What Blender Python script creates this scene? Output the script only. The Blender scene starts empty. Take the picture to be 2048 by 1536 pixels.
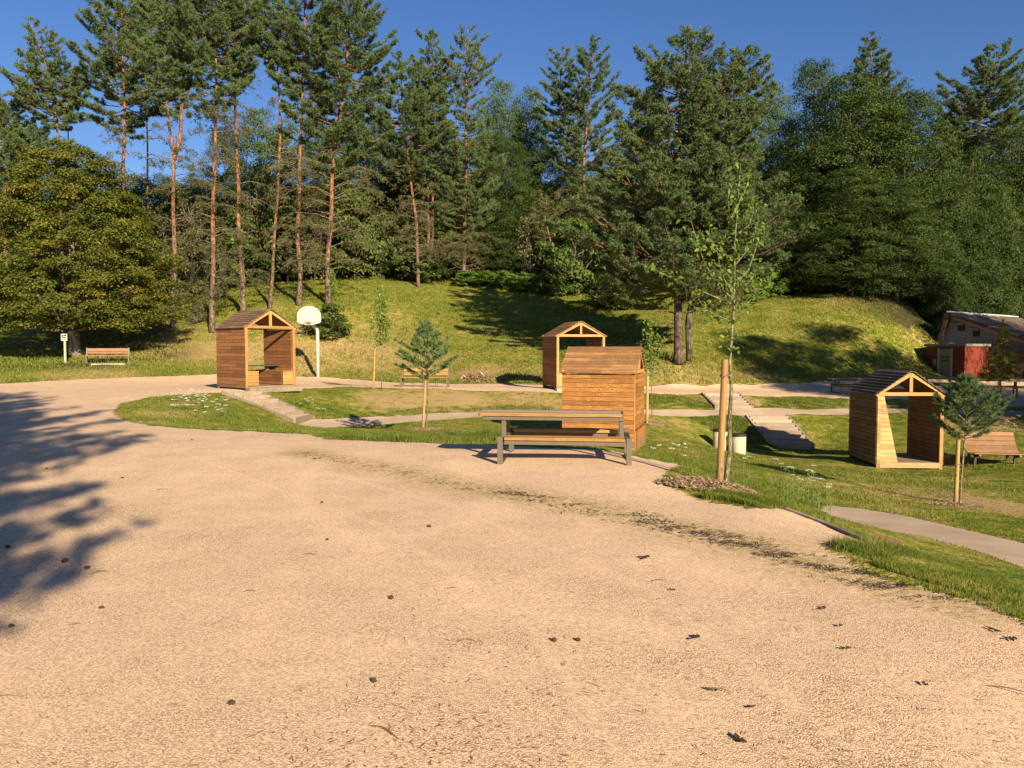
import bpy, math, random
import numpy as np
from mathutils import Vector, Matrix
R = math.radians
sc = bpy.context.scene
col = sc.collection
# ------------------------------------------------------------------ camera, sky, sun, exposure
CH = 1.65                      # eye height over the gravel
F = 1538.0                     # focal length in px of the 2048 px wide photograph
PITCH = math.atan((768 - 695) / F)
cam_d = bpy.data.cameras.new('camera'); cam = bpy.data.objects.new('camera', cam_d); col.objects.link(cam)
cam.location = (0, 0, CH); cam.rotation_euler = (R(90) - PITCH, 0, 0)
cam_d.sensor_width = 36; cam_d.lens = F / 2048 * 36; cam_d.clip_end = 2000; cam_d.clip_start = .05
sc.camera = cam
SAZ, SEL = R(26), R(22)        # shadows run 26 deg left of straight ahead
w = bpy.data.worlds.new("World"); sc.world = w; w.use_nodes = True
wn = w.node_tree.nodes; wl = w.node_tree.links
sky = wn.new('ShaderNodeTexSky'); sky.sky_type = 'NISHITA'; sky.sun_disc = False
sky.sun_elevation = SEL; sky.sun_rotation = math.pi - SAZ
sky.air_density = 1.0; sky.dust_density = 0.3; sky.ozone_density = 3.0; sky.altitude = 300
hs = wn.new('ShaderNodeHueSaturation'); hs.inputs['Saturation'].default_value = 1.2; hs.inputs['Value'].default_value = .9; hs.inputs['Hue'].default_value = .514
wl.new(sky.outputs[0], hs.inputs['Color']); wl.new(hs.outputs[0], wn['Background'].inputs[0]); wn['Background'].inputs[1].default_value = 0.062
sd = bpy.data.lights.new('sun', 'SUN'); sd.energy = 5.0; sd.angle = R(0.5); sd.color = (1, .85, .61)
sun = bpy.data.objects.new('sun', sd); col.objects.link(sun)
tv = Vector((-math.sin(SAZ) * math.cos(SEL), math.cos(SAZ) * math.cos(SEL), -math.sin(SEL)))
sun.rotation_euler = tv.to_track_quat('-Z', 'Y').to_euler(); sun.location = (20, -30, 30)
vs = sc.view_settings; vs.view_transform = 'Standard'; vs.look = 'None'; vs.exposure = 1.15; vs.gamma = 1
vs.use_curve_mapping = False
sc.render.engine = 'CYCLES'
sc.cycles.max_bounces = 6; sc.cycles.diffuse_bounces = 3; sc.cycles.transparent_max_bounces = 4

rng = np.random.default_rng(7)
random.seed(7)

# ------------------------------------------------------------------ materials
def mat(name):
    m = bpy.data.materials.new(name); m.use_nodes = True
    nt = m.node_tree; nt.nodes.clear()
    o = nt.nodes.new('ShaderNodeOutputMaterial')
    return m, nt, o
class NT:
    """small helper for writing node trees"""
    def __init__(s, name):
        s.m, s.t, s.o = mat(name)
    def n(s, typ, **kw):
        nd = s.t.nodes.new(typ)
        ins = kw.pop('ins', {})
        for k, v in kw.items(): setattr(nd, k, v)
        for k, v in ins.items(): s.set(nd.inputs[k], v)
        return nd
    def set(s, inp, v):
        if hasattr(v, 'is_linked') or hasattr(v, 'links'): s.t.links.new(v, inp)
        elif isinstance(v, bpy.types.Node): s.t.links.new(v.outputs[0], inp)
        else:
            if isinstance(v, (tuple, list)) and len(v) == 3 and inp.type == 'RGBA': v = (*v, 1)
            inp.default_value = v
    def attr(s, name):
        return s.n('ShaderNodeAttribute', attribute_name=name).outputs['Fac']
    def coord(s, kind='Object'):
        return s.n('ShaderNodeTexCoord').outputs[kind]
    def mapping(s, vec, scale=(1, 1, 1)):
        return s.n('ShaderNodeMapping', ins={'Vector': vec, 'Scale': scale}).outputs[0]
    def noise(s, vec, scale, detail=3, rough=.55):
        return s.n('ShaderNodeTexNoise', ins={'Vector': vec, 'Scale': scale, 'Detail': detail, 'Roughness': rough}).outputs['Fac']
    def vor(s, vec, scale, out='Distance', feature='F1', rand=1.0):
        return s.n('ShaderNodeTexVoronoi', feature=feature, ins={'Vector': vec, 'Scale': scale, 'Randomness': rand}).outputs[out]
    def math(s, op, a, b=0.0, c=0.0, clamp=False):
        nd = s.n('ShaderNodeMath', operation=op, use_clamp=clamp)
        s.set(nd.inputs[0], a); s.set(nd.inputs[1], b); s.set(nd.inputs[2], c)
        return nd.outputs[0]
    def rng(s, v, a, b, c=0.0, d=1.0, smooth=False):
        nd = s.n('ShaderNodeMapRange', clamp=True)
        if smooth: nd.interpolation_type = 'SMOOTHSTEP'
        for i, x in enumerate((v, a, b, c, d)): s.set(nd.inputs[i], x)
        return nd.outputs[0]
    def mix(s, f, a, b, mode='MIX'):
        nd = s.n('ShaderNodeMixRGB', blend_type=mode)
        s.set(nd.inputs[0], f); s.set(nd.inputs[1], a); s.set(nd.inputs[2], b)
        return nd.outputs[0]
    def ramp(s, f, stops):
        nd = s.n('ShaderNodeValToRGB'); cr = nd.color_ramp
        while len(cr.elements) < len(stops): cr.elements.new(.5)
        for e, (p, c) in zip(cr.elements, stops): e.position = p; e.color = (*c, 1)
        s.set(nd.inputs[0], f); return nd.outputs[0]
    def bump(s, h, strength=.5, dist=.02, nrm=None):
        nd = s.n('ShaderNodeBump', ins={'Strength': strength, 'Distance': dist, 'Height': h})
        if nrm is not None: s.set(nd.inputs['Normal'], nrm)
        return nd.outputs[0]
    def princ(s, color, rough=.8, nrm=None, metallic=0.0, spec=.3):
        p = s.n('ShaderNodeBsdfPrincipled')
        s.set(p.inputs['Base Color'], color); s.set(p.inputs['Roughness'], rough); p.inputs['Metallic'].default_value = metallic
        p.inputs['Specular IOR Level'].default_value = spec
        if nrm is not None: s.set(p.inputs['Normal'], nrm)
        return p.outputs[0]
    def out(s, sh):
        s.t.links.new(sh, s.o.inputs['Surface']); return s.m

def leaf_mat(name, stops, trans=.3, rough=.6, obj_var=.25):
    """stops: colour ramp over the per-leaf tint"""
    k = NT(name)
    t = k.attr('tint')
    oi = k.n('ShaderNodeObjectInfo').outputs['Random']
    t2 = k.math('ADD', t, k.math('MULTIPLY', k.math('SUBTRACT', oi, .5), obj_var), clamp=True)
    c = k.ramp(t2, stops)
    d = k.princ(c, rough, spec=.15)
    tr = k.n('ShaderNodeBsdfTranslucent'); k.set(tr.inputs[0], k.mix(.5, c, k.mix(1, c, (1.0, .9, .35), 'MULTIPLY')))
    mx = k.n('ShaderNodeMixShader'); mx.inputs[0].default_value = trans
    k.t.links.new(d, mx.inputs[1]); k.t.links.new(tr.outputs[0], mx.inputs[2])
    return k.out(mx.outputs[0])
M = {}
M['pine'] = leaf_mat('pine_needles', [(0, (.052, .088, .036)), (.5, (.112, .168, .062)), (1, (.20, .235, .085))], .28)
M['pine_dry'] = leaf_mat('sparse_needles', [(0, (.065, .072, .030)), (.5, (.125, .130, .050)), (1, (.20, .185, .075))], .25)
M['pine_young'] = leaf_mat('young_needles', [(0, (.06, .11, .04)), (.5, (.13, .20, .07)), (1, (.23, .27, .10))], .28)
M['larch'] = leaf_mat('larch_needles', [(0, (.16, .17, .03)), (.5, (.25, .24, .04)), (1, (.34, .28, .06))], .3)
M['broad'] = leaf_mat('broad_leaves', [(0, (.045, .075, .018)), (.5, (.088, .135, .030)), (1, (.16, .20, .045))], .32)
M['broad_dark'] = leaf_mat('dark_leaves', [(0, (.025, .046, .012)), (.5, (.052, .088, .020)), (1, (.105, .142, .031))], .28)
M['beech'] = leaf_mat('olive_leaves', [(0, (.042, .056, .011)), (.5, (.100, .124, .020)), (.88, (.170, .172, .028)), (1, (.23, .15, .03))], .3)
M['sapling'] = leaf_mat('sapling_leaves', [(0, (.07, .12, .02)), (.5, (.13, .20, .03)), (1, (.27, .32, .06))], .35)
M['fern'] = leaf_mat('fern_leaves', [(0, (.08, .15, .02)), (.5, (.15, .25, .035)), (1, (.24, .34, .06))], .35)

def bark_mat(name, lo, hi, z0, z1, sc_=9.0):
    k = NT(name); co = k.coord()
    z = k.n('ShaderNodeSeparateXYZ', ins={0: co}).outputs[2]
    n1 = k.noise(k.mapping(co, (1, 1, .35)), sc_, 5, .65)
    f = k.rng(k.math('ADD', z, k.math('MULTIPLY', n1, 1.5)), z0, z1)
    c = k.mix(f, lo, hi)
    pl = k.vor(k.mapping(co, (1, 1, .4)), sc_ * 1.6); n5 = k.noise(co, 1.3, 3, .6)
    c = k.mix(k.rng(n1, .40, .60), k.mix(1, c, (.36, .33, .31), 'MULTIPLY'), k.mix(1, c, (1.25, 1.2, 1.15), 'MULTIPLY'))
    c = k.mix(k.rng(pl, .45, .75, 0, .6), c, k.mix(1, c, (.35, .32, .3), 'MULTIPLY'))
    c = k.mix(k.rng(n5, .45, .7, 0, .5), c, k.mix(1, c, (.5, .55, .6), 'MULTIPLY'))
    lich = k.rng(k.noise(co, 3.1, 4, .7), .6, .7)
    c = k.mix(k.math('MULTIPLY', lich, .35), c, (.30, .29, .24))
    return k.out(k.princ(c, .9, k.bump(n1, .9, .05)))
M['bark_pine'] = bark_mat('pine_bark', (.20, .145, .11), (.29, .135, .062), 2.5, 9)
M['bark_grey'] = bark_mat('grey_bark', (.14, .115, .09), (.20, .16, .12), 2, 9)
M['bark_old'] = bark_mat('old_pine_bark', (.13, .10, .08), (.27, .125, .06), 4, 8.5, 6)
M['bark_beech'] = bark_mat('smooth_bark', (.30, .26, .21), (.2, .17, .13), 1, 4, 4)
M['bark_sap'] = bark_mat('sapling_bark', (.27, .24, .16), (.25, .25, .12), .5, 3, 30)
M['limb'] = bark_mat('pine_limb', (.17, .105, .065), (.24, .13, .07), 2, 14, 12)
M['twig'] = bark_mat('dead_branch', (.25, .20, .14), (.32, .24, .16), 0, 20, 12)

def wood_mat(name, base, dark, rough=.65, streak=(1.2, 1.2, 22), knots=.7, axis_scale=1.0, wear=0.0, spec=.25):
    k = NT(name); co = k.coord(); rnd = k.attr('rnd')
    off = k.n('ShaderNodeCombineXYZ', ins={0: k.math('MULTIPLY', rnd, 37.0), 1: k.math('MULTIPLY', rnd, 21.0), 2: 0.0})
    v = k.n('ShaderNodeVectorMath', operation='ADD', ins={0: co, 1: off}).outputs[0]
    g = k.noise(k.mapping(v, tuple(a * axis_scale for a in streak)), 2.6, 5, .62)
    c = k.mix(k.rng(g, .35, .68), dark, base)
    kn = k.n('ShaderNodeTexVoronoi', feature='F1', ins={'Vector': k.mapping(v, tuple((1.0, 1.0, 2.4) if streak[2] > 5 else (2.4, 2.4, 1.0))), 'Scale': 3.6})
    kf = k.rng(kn.outputs['Distance'], .05, .16, 1, 0)
    c = k.mix(k.math('MULTIPLY', kf, knots), c, tuple(x * .42 for x in dark))
    ringf = k.rng(k.math('ABSOLUTE', k.math('SUBTRACT', kn.outputs['Distance'], .24)), 0, .06, 1, 0)
    c = k.mix(k.math('MULTIPLY', ringf, knots * .6), c, tuple(min(1, x * 1.45) for x in base))
    v2 = k.rng(rnd, 0, 1, .66, 1.22)
    c = k.mix(1, c, k.n('ShaderNodeCombineXYZ', ins={0: v2, 1: v2, 2: v2}).outputs[0], 'MULTIPLY')
    zz_ = k.n('ShaderNodeSeparateXYZ', ins={0: co}).outputs[2]
    df = k.rng(k.math('ADD', zz_, k.math('MULTIPLY', k.noise(co, 4.0, 4, .65), .5)), .32, .62, .5, 0)
    c = k.mix(df, c, (.15, .115, .075))
    c = k.mix(k.rng(k.noise(k.mapping(co, (1.5, 1.5, .25)), 3.0, 4, .65), .52, .72, 0, .35), c, k.mix(1, c, (.55, .55, .58), 'MULTIPLY'))
    if wear:
        wf = k.rng(k.noise(co, 2.0, 4, .6), .45, .7)
        c = k.mix(k.math('MULTIPLY', wf, wear), c, (.30, .26, .21))
    return k.out(k.princ(c, rough, k.bump(g, .35, .006), spec=spec))
M['wall_honey'] = wood_mat('honey_cladding', (.40, .190, .054), (.23, .090, .024), knots=.9)
M['wall_red'] = wood_mat('redbrown_cladding', (.30, .135, .050), (.18, .074, .026), knots=.6)
M['wall_brown'] = wood_mat('brown_cladding', (.20, .098, .044), (.125, .058, .026), knots=.5, wear=.15)
M['post'] = wood_mat('pale_pine', (.54, .285, .095), (.38, .18, .055), streak=(14, 14, 1), knots=.6)
M['plank_pale'] = wood_mat('pale_planks', (.56, .34, .145), (.40, .215, .08), knots=.9)
M['shingle'] = wood_mat('roof_boards', (.235, .140, .080), (.135, .076, .042), streak=(8, 1.0, 8), knots=.35, wear=.25)
M['shingle_warm'] = wood_mat('warm_roof_boards', (.36, .195, .085), (.24, .12, .048), streak=(8, 1.0, 8), knots=.6)
M['shingle_grey'] = wood_mat('weathered_roof_boards', (.13, .085, .06), (.075, .05, .036), streak=(8, 1.0, 8), knots=.3, wear=.2)
M['deck'] = wood_mat('deck_boards', (.36, .25, .155), (.24, .16, .10), streak=(1, 14, 14), wear=.4)
M['seat_wood'] = wood_mat('varnished_slats', (.40, .225, .075), (.27, .135, .04), streak=(1.0, 18, 18), knots=.55)
M['top_wood'] = wood_mat('sun_bleached_top', (.40, .31, .22), (.30, .22, .15), streak=(1.0, 18, 18), knots=.3, wear=.5)
M['slat_brown'] = wood_mat('brown_slats', (.27, .145, .066), (.18, .09, .038), streak=(1.0, 18, 18), knots=.4, wear=.2)
M['stake'] = wood_mat('round_stake', (.44, .265, .105), (.32, .175, .062), streak=(12, 12, .9), knots=.9)
M['stair_wood'] = wood_mat('stair_timber', (.42, .33, .24), (.30, .23, .165), streak=(2, 2, 12), knots=.2, wear=.5)

def plain(name, c, rough=.5, metallic=0.0, var=.12, scale=8.0, spec=.4, bump=0.0):
    k = NT(name); co = k.coord(); n = k.noise(co, scale, 4, .6)
    cc = k.mix(k.rng(n, .3, .7), tuple(x * (1 - var) for x in c), tuple(min(1, x * (1 + var)) for x in c))
    return k.out(k.princ(cc, rough, k.bump(n, bump, .01) if bump else None, metallic, spec))
M['steel'] = plain('taupe_steel', (.115, .093, .064), .5, var=.08)
M['steel_dark'] = plain('dark_steel', (.06, .052, .045), .5)
M['white'] = plain('white_paint', (.48, .48, .43), .45, var=.04)
M['board_white'] = plain('white_backboard', (.37, .36, .32), .5, var=.05)
M['board_light'] = plain('yellowish_panel', (.47, .50, .34), .5, var=.03)
M['red'] = plain('red_ring', (.55, .06, .03), .5)
M['cream'] = plain('cream_bin', (.48, .40, .26), .55, var=.06, scale=4)
M['rim'] = plain('black_rim', (.025, .025, .025), .4)
M['wall_grey'] = plain('rendered_wall', (.25, .20, .175), .9, var=.12, scale=3, bump=.3)
M['wall_frame'] = plain('pale_render', (.36, .30, .25), .9, var=.08)
M['redwall'] = plain('red_panel', (.16, .026, .012), .7, var=.15)
M['door_green'] = plain('olive_door', (.22, .21, .09), .6)
M['frame_light'] = plain('light_frame', (.42, .40, .28), .6)
M['slab'] = plain('grey_roof_slab', (.20, .185, .14), .8)
M['darkwood'] = plain('dark_cladding', (.065, .034, .022), .8, var=.3, scale=5)
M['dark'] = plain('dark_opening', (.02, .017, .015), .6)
M['flash'] = plain('metal_flashing', (.62, .62, .60), .4, var=.05)
M['concrete'] = plain('concrete', (.34, .29, .22), .9, bump=.3, scale=20)
M['rooftile'] = plain('mossy_roof', (.11, .078, .055), .95, var=.45, scale=1.6, bump=.6)
M['flower'] = plain('white_flower', (.72, .72, .62), .8, var=.1)
M['stem'] = plain('green_stem', (.14, .19, .05), .7)
M['strap'] = plain('rubber_strap', (.16, .10, .07), .7)
M['rust'] = plain('rusty_plate', (.24, .11, .06), .8, var=.3, scale=20)
M['cone'] = plain('cone_scales', (.05, .032, .022), .8, var=.4, scale=60)
M['litter'] = plain('dry_litter', (.17, .11, .06), .9, var=.5, scale=5)
M['leafdark'] = plain('black_leaf', (.045, .034, .018), .8, var=.4, scale=20)
def chip_mat():
    k = NT('mulch_chips'); c = k.ramp(k.attr('tint'), [(0, (.12, .07, .04)), (.5, (.30, .19, .11)), (1, (.48, .34, .21))])
    return k.out(k.princ(c, .9))
M['chips'] = chip_mat()

# ------------------------------------------------------------------ mesh helpers
def tag(o, label=None, cat=None, group=None, kind=None):
    if label: o['label'] = label
    if cat: o['category'] = cat
    if group: o['group'] = group
    if kind: o['kind'] = kind
    return o
def empty(name, loc, rz=0.0, label=None, cat=None, group=None):
    o = bpy.data.objects.new(name, None); col.objects.link(o)
    o.location = loc; o.rotation_euler = (0, 0, rz); o.empty_display_size = .2
    return tag(o, label, cat, group)
def mesh_np(name, V, Fs, material, parent=None, attrs=None, smooth=False, link=True, obj_name=None):
    """V (n,3); Fs: list of face arrays (m,k)"""
    me = bpy.data.meshes.new(name)
    V = np.ascontiguousarray(V, dtype=np.float32)
    Fs = [f for f in Fs if len(f)]
    loops = np.concatenate([f.ravel() for f in Fs]).astype(np.int32)
    tot = np.concatenate([np.full(len(f), f.shape[1], np.int32) for f in Fs])
    start = np.concatenate([[0], np.cumsum(tot)[:-1]]).astype(np.int32)
    me.vertices.add(len(V)); me.vertices.foreach_set('co', V.ravel())
    me.loops.add(len(loops)); me.loops.foreach_set('vertex_index', loops)
    me.polygons.add(len(tot)); me.polygons.foreach_set('loop_start', start)
    me.polygons.foreach_set('loop_total', tot)
    if smooth: me.polygons.foreach_set('use_smooth', np.ones(len(tot), bool))
    me.update(calc_edges=True)
    for k, v in (attrs or {}).items():
        a = me.attributes.new(k, 'FLOAT', 'POINT'); a.data.foreach_set('value', np.ascontiguousarray(v, dtype=np.float32))
    me.materials.append(material)
    if not link: return me
    o = bpy.data.objects.new(obj_name or name, me); col.objects.link(o); o.parent = parent
    return o
class MB:
    def __init__(s): s.v = []; s.f = []; s.r = []
    def add(s, vs, fs, rnd=None):
        b = len(s.v); r = random.random() if rnd is None else rnd
        s.v += [tuple(v) for v in vs]; s.r += [r] * len(vs)
        s.f += [tuple(i + b for i in f) for f in fs]
        return s
    def hexa(s, p, rnd=None):   # 8 pts: bottom 4 ccw, top 4 ccw
        return s.add(p, [(3, 2, 1, 0), (4, 5, 6, 7), (0, 1, 5, 4), (1, 2, 6, 5), (2, 3, 7, 6), (3, 0, 4, 7)], rnd)
    def box(s, x0, x1, y0, y1, z0, z1, rnd=None):
        return s.hexa([(x0, y0, z0), (x1, y0, z0), (x1, y1, z0), (x0, y1, z0), (x0, y0, z1), (x1, y0, z1), (x1, y1, z1), (x0, y1, z1)], rnd)
    def bar(s, a, b, wd, th, up=(0, 0, 1), rnd=None):
        """rectangular bar from a to b, wd across, th along up"""
        a = Vector(a); b = Vector(b); d = (b - a).normalized(); u = Vector(up)
        sdir = d.cross(u)
        if sdir.length < 1e-4: sdir = d.cross(Vector((1, 0, 0)))
        sdir.normalize(); u = sdir.cross(d).normalized()
        p = []
        for q in (a, b):
            p.append([q - sdir * wd / 2 - u * th / 2, q + sdir * wd / 2 - u * th / 2, q + sdir * wd / 2 + u * th / 2, q - sdir * wd / 2 + u * th / 2])
        P = p[0] + p[1]
        return s.add(P, [(0, 1, 2, 3), (7, 6, 5, 4), (1, 0, 4, 5), (2, 1, 5, 6), (3, 2, 6, 7), (0, 3, 7, 4)], rnd)
    def tube(s, pts, rad, n=10, caps=True, rnd=None):
        pts = [Vector(p) for p in pts]; m = len(pts)
        if not hasattr(rad, '__len__'): rad = [rad] * m
        vs = []; prev = None
        for i, p in enumerate(pts):
            d = (pts[min(i + 1, m - 1)] - pts[max(i - 1, 0)]).normalized()
            ref = prev if prev is not None else (Vector((1, 0, 0)) if abs(d.x) < .9 else Vector((0, 1, 0)))
            a = (ref - d * ref.dot(d)).normalized(); prev = a; b = d.cross(a)
            for k in range(n):
                t = 2 * math.pi * k / n
                vs.append(p + (a * math.cos(t) + b * math.sin(t)) * rad[i])
        fs = [(i * n + k, i * n + (k + 1) % n, (i + 1) * n + (k + 1) % n, (i + 1) * n + k) for i in range(m - 1) for k in range(n)]
        if caps: fs += [tuple(range(n - 1, -1, -1)), tuple((m - 1) * n + k for k in range(n))]
        return s.add(vs, fs, rnd)
    def build(s, name, material, parent=None, smooth=False, bevel=0.0):
        me = bpy.data.meshes.new(name); me.from_pydata(s.v, [], s.f)
        a = me.attributes.new('rnd', 'FLOAT', 'POINT'); a.data.foreach_set('value', s.r)
        me.materials.append(material)
        if smooth: me.polygons.foreach_set('use_smooth', [True] * len(me.polygons))
        me.update()
        o = bpy.data.objects.new(name, me); col.objects.link(o); o.parent = parent
        if bevel:
            b = o.modifiers.new('bevel', 'BEVEL'); b.width = bevel; b.segments = 1; b.limit_method = 'ANGLE'
        return o
def copy_tree(o, parent=None):
    c = o.copy(); col.objects.link(c); c.parent = parent
    for ch in [q for q in col.objects if q.parent == o]: copy_tree(ch, c)
    return c

# ------------------------------------------------------------------ terrain height from surveyed points
cp, sp_ = math.cos(PITCH), math.sin(PITCH)
def ray(px, py):
    """direction with unit y for an image point of the survey photograph"""
    x = (px - 1024) / F; u = (768 - py) / F
    dy = cp + u * sp_; dz = u * cp - sp_
    return x / dy, dz / dy
def at(px, py, Y):
    a, b = ray(px, py); return (a * Y, Y, CH + b * Y)
def plane(px, py, z=0.0):
    a, b = ray(px, py); Y = (z - CH) / b; return (a * Y, Y, z)
CTRL = []
for p in [(-300,790),(300,850),(400,858),(500,862),(600,868),(720,882),(800,885),(900,888),(990,891),(1230,901),(1266,914),(1330,930),(1400,1002),(1480,1015),(1570,1020),(1740,1087),(1645,1085),(1800,1165),(2048,1245),
          (1010,960),(700,960),(300,960),(0,960),(1300,1050),(1000,1200),(300,1200),(1600,1200),(228,826),(0,850),(-300,900),(100,800),(1441,968)]:
    CTRL.append(plane(*p))
for x in (-12, -6, 0, 3): CTRL.append((x, 0, 0)); CTRL.append((x * 1.5, -8, 0)); CTRL.append((x * 3, -30, 0))
CTRL += [(2.3, 3.5, 0), (4.5, 3, -.25), (6, 0, -.4), (7.5, 4.5, -.7)]
for p in [(0,767,33),(-300,775,30),(200,757,36),(436,748,40),(350,752,38),(515,777,27.5),(430,787,26.5),(330,795,24.5),(350,822,20.7),(480,835,20.5),(300,810,22.3),
          (636,757,42),(600,753,43),(700,758,42),(800,766,38),(900,768,37),(1000,768,37.5),(1090,770,37),(1215,770,37.5),(1300,773,37.5),(1400,772,38),(1500,770,39),(1600,767,41),(1700,762,43),(1800,757,46),(1900,757,47),(2048,762,46),
          (600,776,30.5),(700,773,31.5),(870,777,31.5),(1060,783,31.5),(1215,784,32),(1300,786,32.3),(1410,787,33),(1480,790,33),(1600,792,33.5),(1790,797,33.5),(2010,814,31),(2100,815,31),(1900,785,36),
          (620,838,25),(700,835,26.3),(800,829,27.3),(948,824,28),(1120,820,29),(1290,820,30),(1420,820,31),(1600,819,31.5),(1790,817,31.5),(1900,818,30.5),(2048,830,29),
          (590,849,23.6),(640,854,23.8),(700,853,24.6),(800,845,25.6),(948,834,26.8),(1120,829,27.8),(1290,828,29),(1450,828,29.8),(1600,827,30.2),(1790,825,30.3),
          (520,850,20),(560,852,21),(700,868,19),(850,858,19.8),(800,866,17.3),(900,871,17.3),(1000,872,18.5),(1050,850,25),(1100,878,19.8),(1207,897,21.5),(1290,897,22),(1150,895,17),
          (1350,862,26.8),(1400,885,25.5),(1450,907,26.4),(1500,907,26.4),(1300,912,16),(1400,932,14.5),(1500,932,19),(1500,952,14),(1550,962,15),(1600,940,19),(1650,985,13.5),(1700,950,19),(1800,960,19),(1800,1000,15),
          (1560,890,27.8),(1620,898,27.3),(1640,862,28.5),(1680,890,27),(1760,935,22.3),(1890,935,22.5),(1720,915,24),(1820,850,28),(1820,890,25.5),
          (1990,920,22.5),(2030,850,27),(1950,980,16),(1920,1010,14.5),(2048,1040,12.5),(1636,1006,13),(1805,1030,11.8),(1917,1056,10.8),(2048,1086,9.8),(1655,1030,11.6),(1711,1045,10.9),(1824,1071,9.8),(1936,1097,9),(2048,1137,8),
          (2048,1185,6.4),(1900,1132,7.2),(1800,1102,7.6),(1600,1008,10.5),(1500,985,10.8),
          (340,660,50),(430,667,49),(500,640,51),(540,614,53),(597,608,53),(655,608,53),(655,680,48),(850,700,46),(850,650,52),(850,600,59),(850,570,64),(700,550,66),(1000,580,62),(1000,650,51),(1000,720,43.5),
          (1150,600,59),(1150,700,44),(1250,610,57),(1355,724,39.5),(1400,610,57),(1300,680,45),(1450,722,42.5),(1550,742,42.5),(1500,650,50),(1500,605,57),(1600,592,60),(1700,570,63),(1800,590,58),(1750,650,51),(1650,700,46),(1850,650,53),(1850,702,50),(1880,740,49),
          (210,727,40),(152,717,41.5),(0,732,39),(-300,738,37),(0,700,46),(100,690,48),(250,690,47),(300,640,52),(420,590,60),(330,570,64),(550,560,66),(100,600,62),(-300,600,62)]:
    CTRL.append(at(*p))
for x in (-80, -40, 0, 40, 80):
    CTRL.append((x, 88, 9.2)); CTRL.append((x * 1.3, 130, 10))
CTRL += [(60, 50, 1), (75, 20, 0), (60, 0, -.5), (35, 5, -1), (20, 3, -1.0), (12, -6, -.8), (30, 20, -1.2), (38, 38, -.4), (34, 54, -.2), (38, 57, .2), (32.5, 58, 1.2), (44, 54, 0), (43, 61, 1.2), (36, 48, -.4), (37, 64, 3.5), (52, 66, 4), (-45, 25, .6), (-60, 45, 2.5), (-45, 0, 0), (0, -60, 0), (70, -50, 0), (-70, -50, 0)]
C3 = np.array(CTRL); EPS = .35
def _phi(r2): return np.sqrt(r2 + EPS * EPS)
_n = len(C3)
_A = np.zeros((_n + 1, _n + 1))
_A[:_n, :_n] = _phi(((C3[:, None, :2] - C3[None, :, :2]) ** 2).sum(-1)); _A[:_n, :_n] -= np.eye(_n) * .12
_A[:_n, _n] = 1; _A[_n, :_n] = 1
_W = np.linalg.solve(_A, np.concatenate([C3[:, 2], [0]]))
def Hn(x, y):
    x = np.asarray(x, float).ravel(); y = np.asarray(y, float).ravel(); out = np.empty(len(x))
    for i in range(0, len(x), 20000):
        xs, ys = x[i:i + 20000], y[i:i + 20000]
        xc = np.clip(xs, -110, 110); yc = np.clip(ys, -80, 140)
        r2 = (xc[:, None] - C3[None, :, 0]) ** 2 + (yc[:, None] - C3[None, :, 1]) ** 2
        out[i:i + 20000] = _phi(r2) @ _W[:_n] + _W[_n]
    return out
def H(x, y): return float(Hn([x], [y])[0])
_Ys = np.concatenate([np.linspace(2, 12, 500), np.linspace(12.02, 130, 3000)])
def G(px, py):
    """first hit of the terrain along a surveyed sight line"""
    a, b = ray(px, py); z = CH + b * _Ys; h = Hn(a * _Ys, _Ys); i = int(np.argmax(z < h))
    if i == 0: i = len(_Ys) - 1
    Y = _Ys[i]
    t0, t1 = z[i - 1] - h[i - 1], z[i] - h[i]
    Y = _Ys[i - 1] + (_Ys[i] - _Ys[i - 1]) * t0 / (t0 - t1) if t0 != t1 else Y
    return (a * Y, Y, H(a * Y, Y))
def gy(px, Y):
    x = (px - 1024) / F * Y * 1.0
    return (x, Y, H(x, Y))

def sdist(P, poly):
    """signed distance (positive inside) of points P (n,2) to polygon"""
    poly = np.asarray(poly, float)[:, :2]; n = len(poly)
    best = np.full(len(P), 1e9); inside = np.zeros(len(P), bool)
    for i in range(n):
        a = poly[i]; b = poly[(i + 1) % n]; ab = b - a; L = (ab ** 2).sum() + 1e-9
        t = np.clip(((P - a) @ ab) / L, 0, 1); d = np.hypot(*(P - (a + t[:, None] * ab)).T)
        best = np.minimum(best, d)
        c = (a[1] > P[:, 1]) != (b[1] > P[:, 1])
        xi = (b[0] - a[0]) * (P[:, 1] - a[1]) / (b[1] - a[1] + 1e-12) + a[0]
        inside ^= c & (P[:, 0] < xi)
    return np.where(inside, best, -best)
def ldist(P, line):
    line = np.asarray(line, float)[:, :2]; best = np.full(len(P), 1e9)
    for i in range(len(line) - 1):
        a = line[i]; ab = line[i + 1] - a; t = np.clip(((P - a) @ ab) / ((ab ** 2).sum() + 1e-9), 0, 1)
        best = np.minimum(best, np.hypot(*(P - (a + t[:, None] * ab)).T))
    return best
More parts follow.
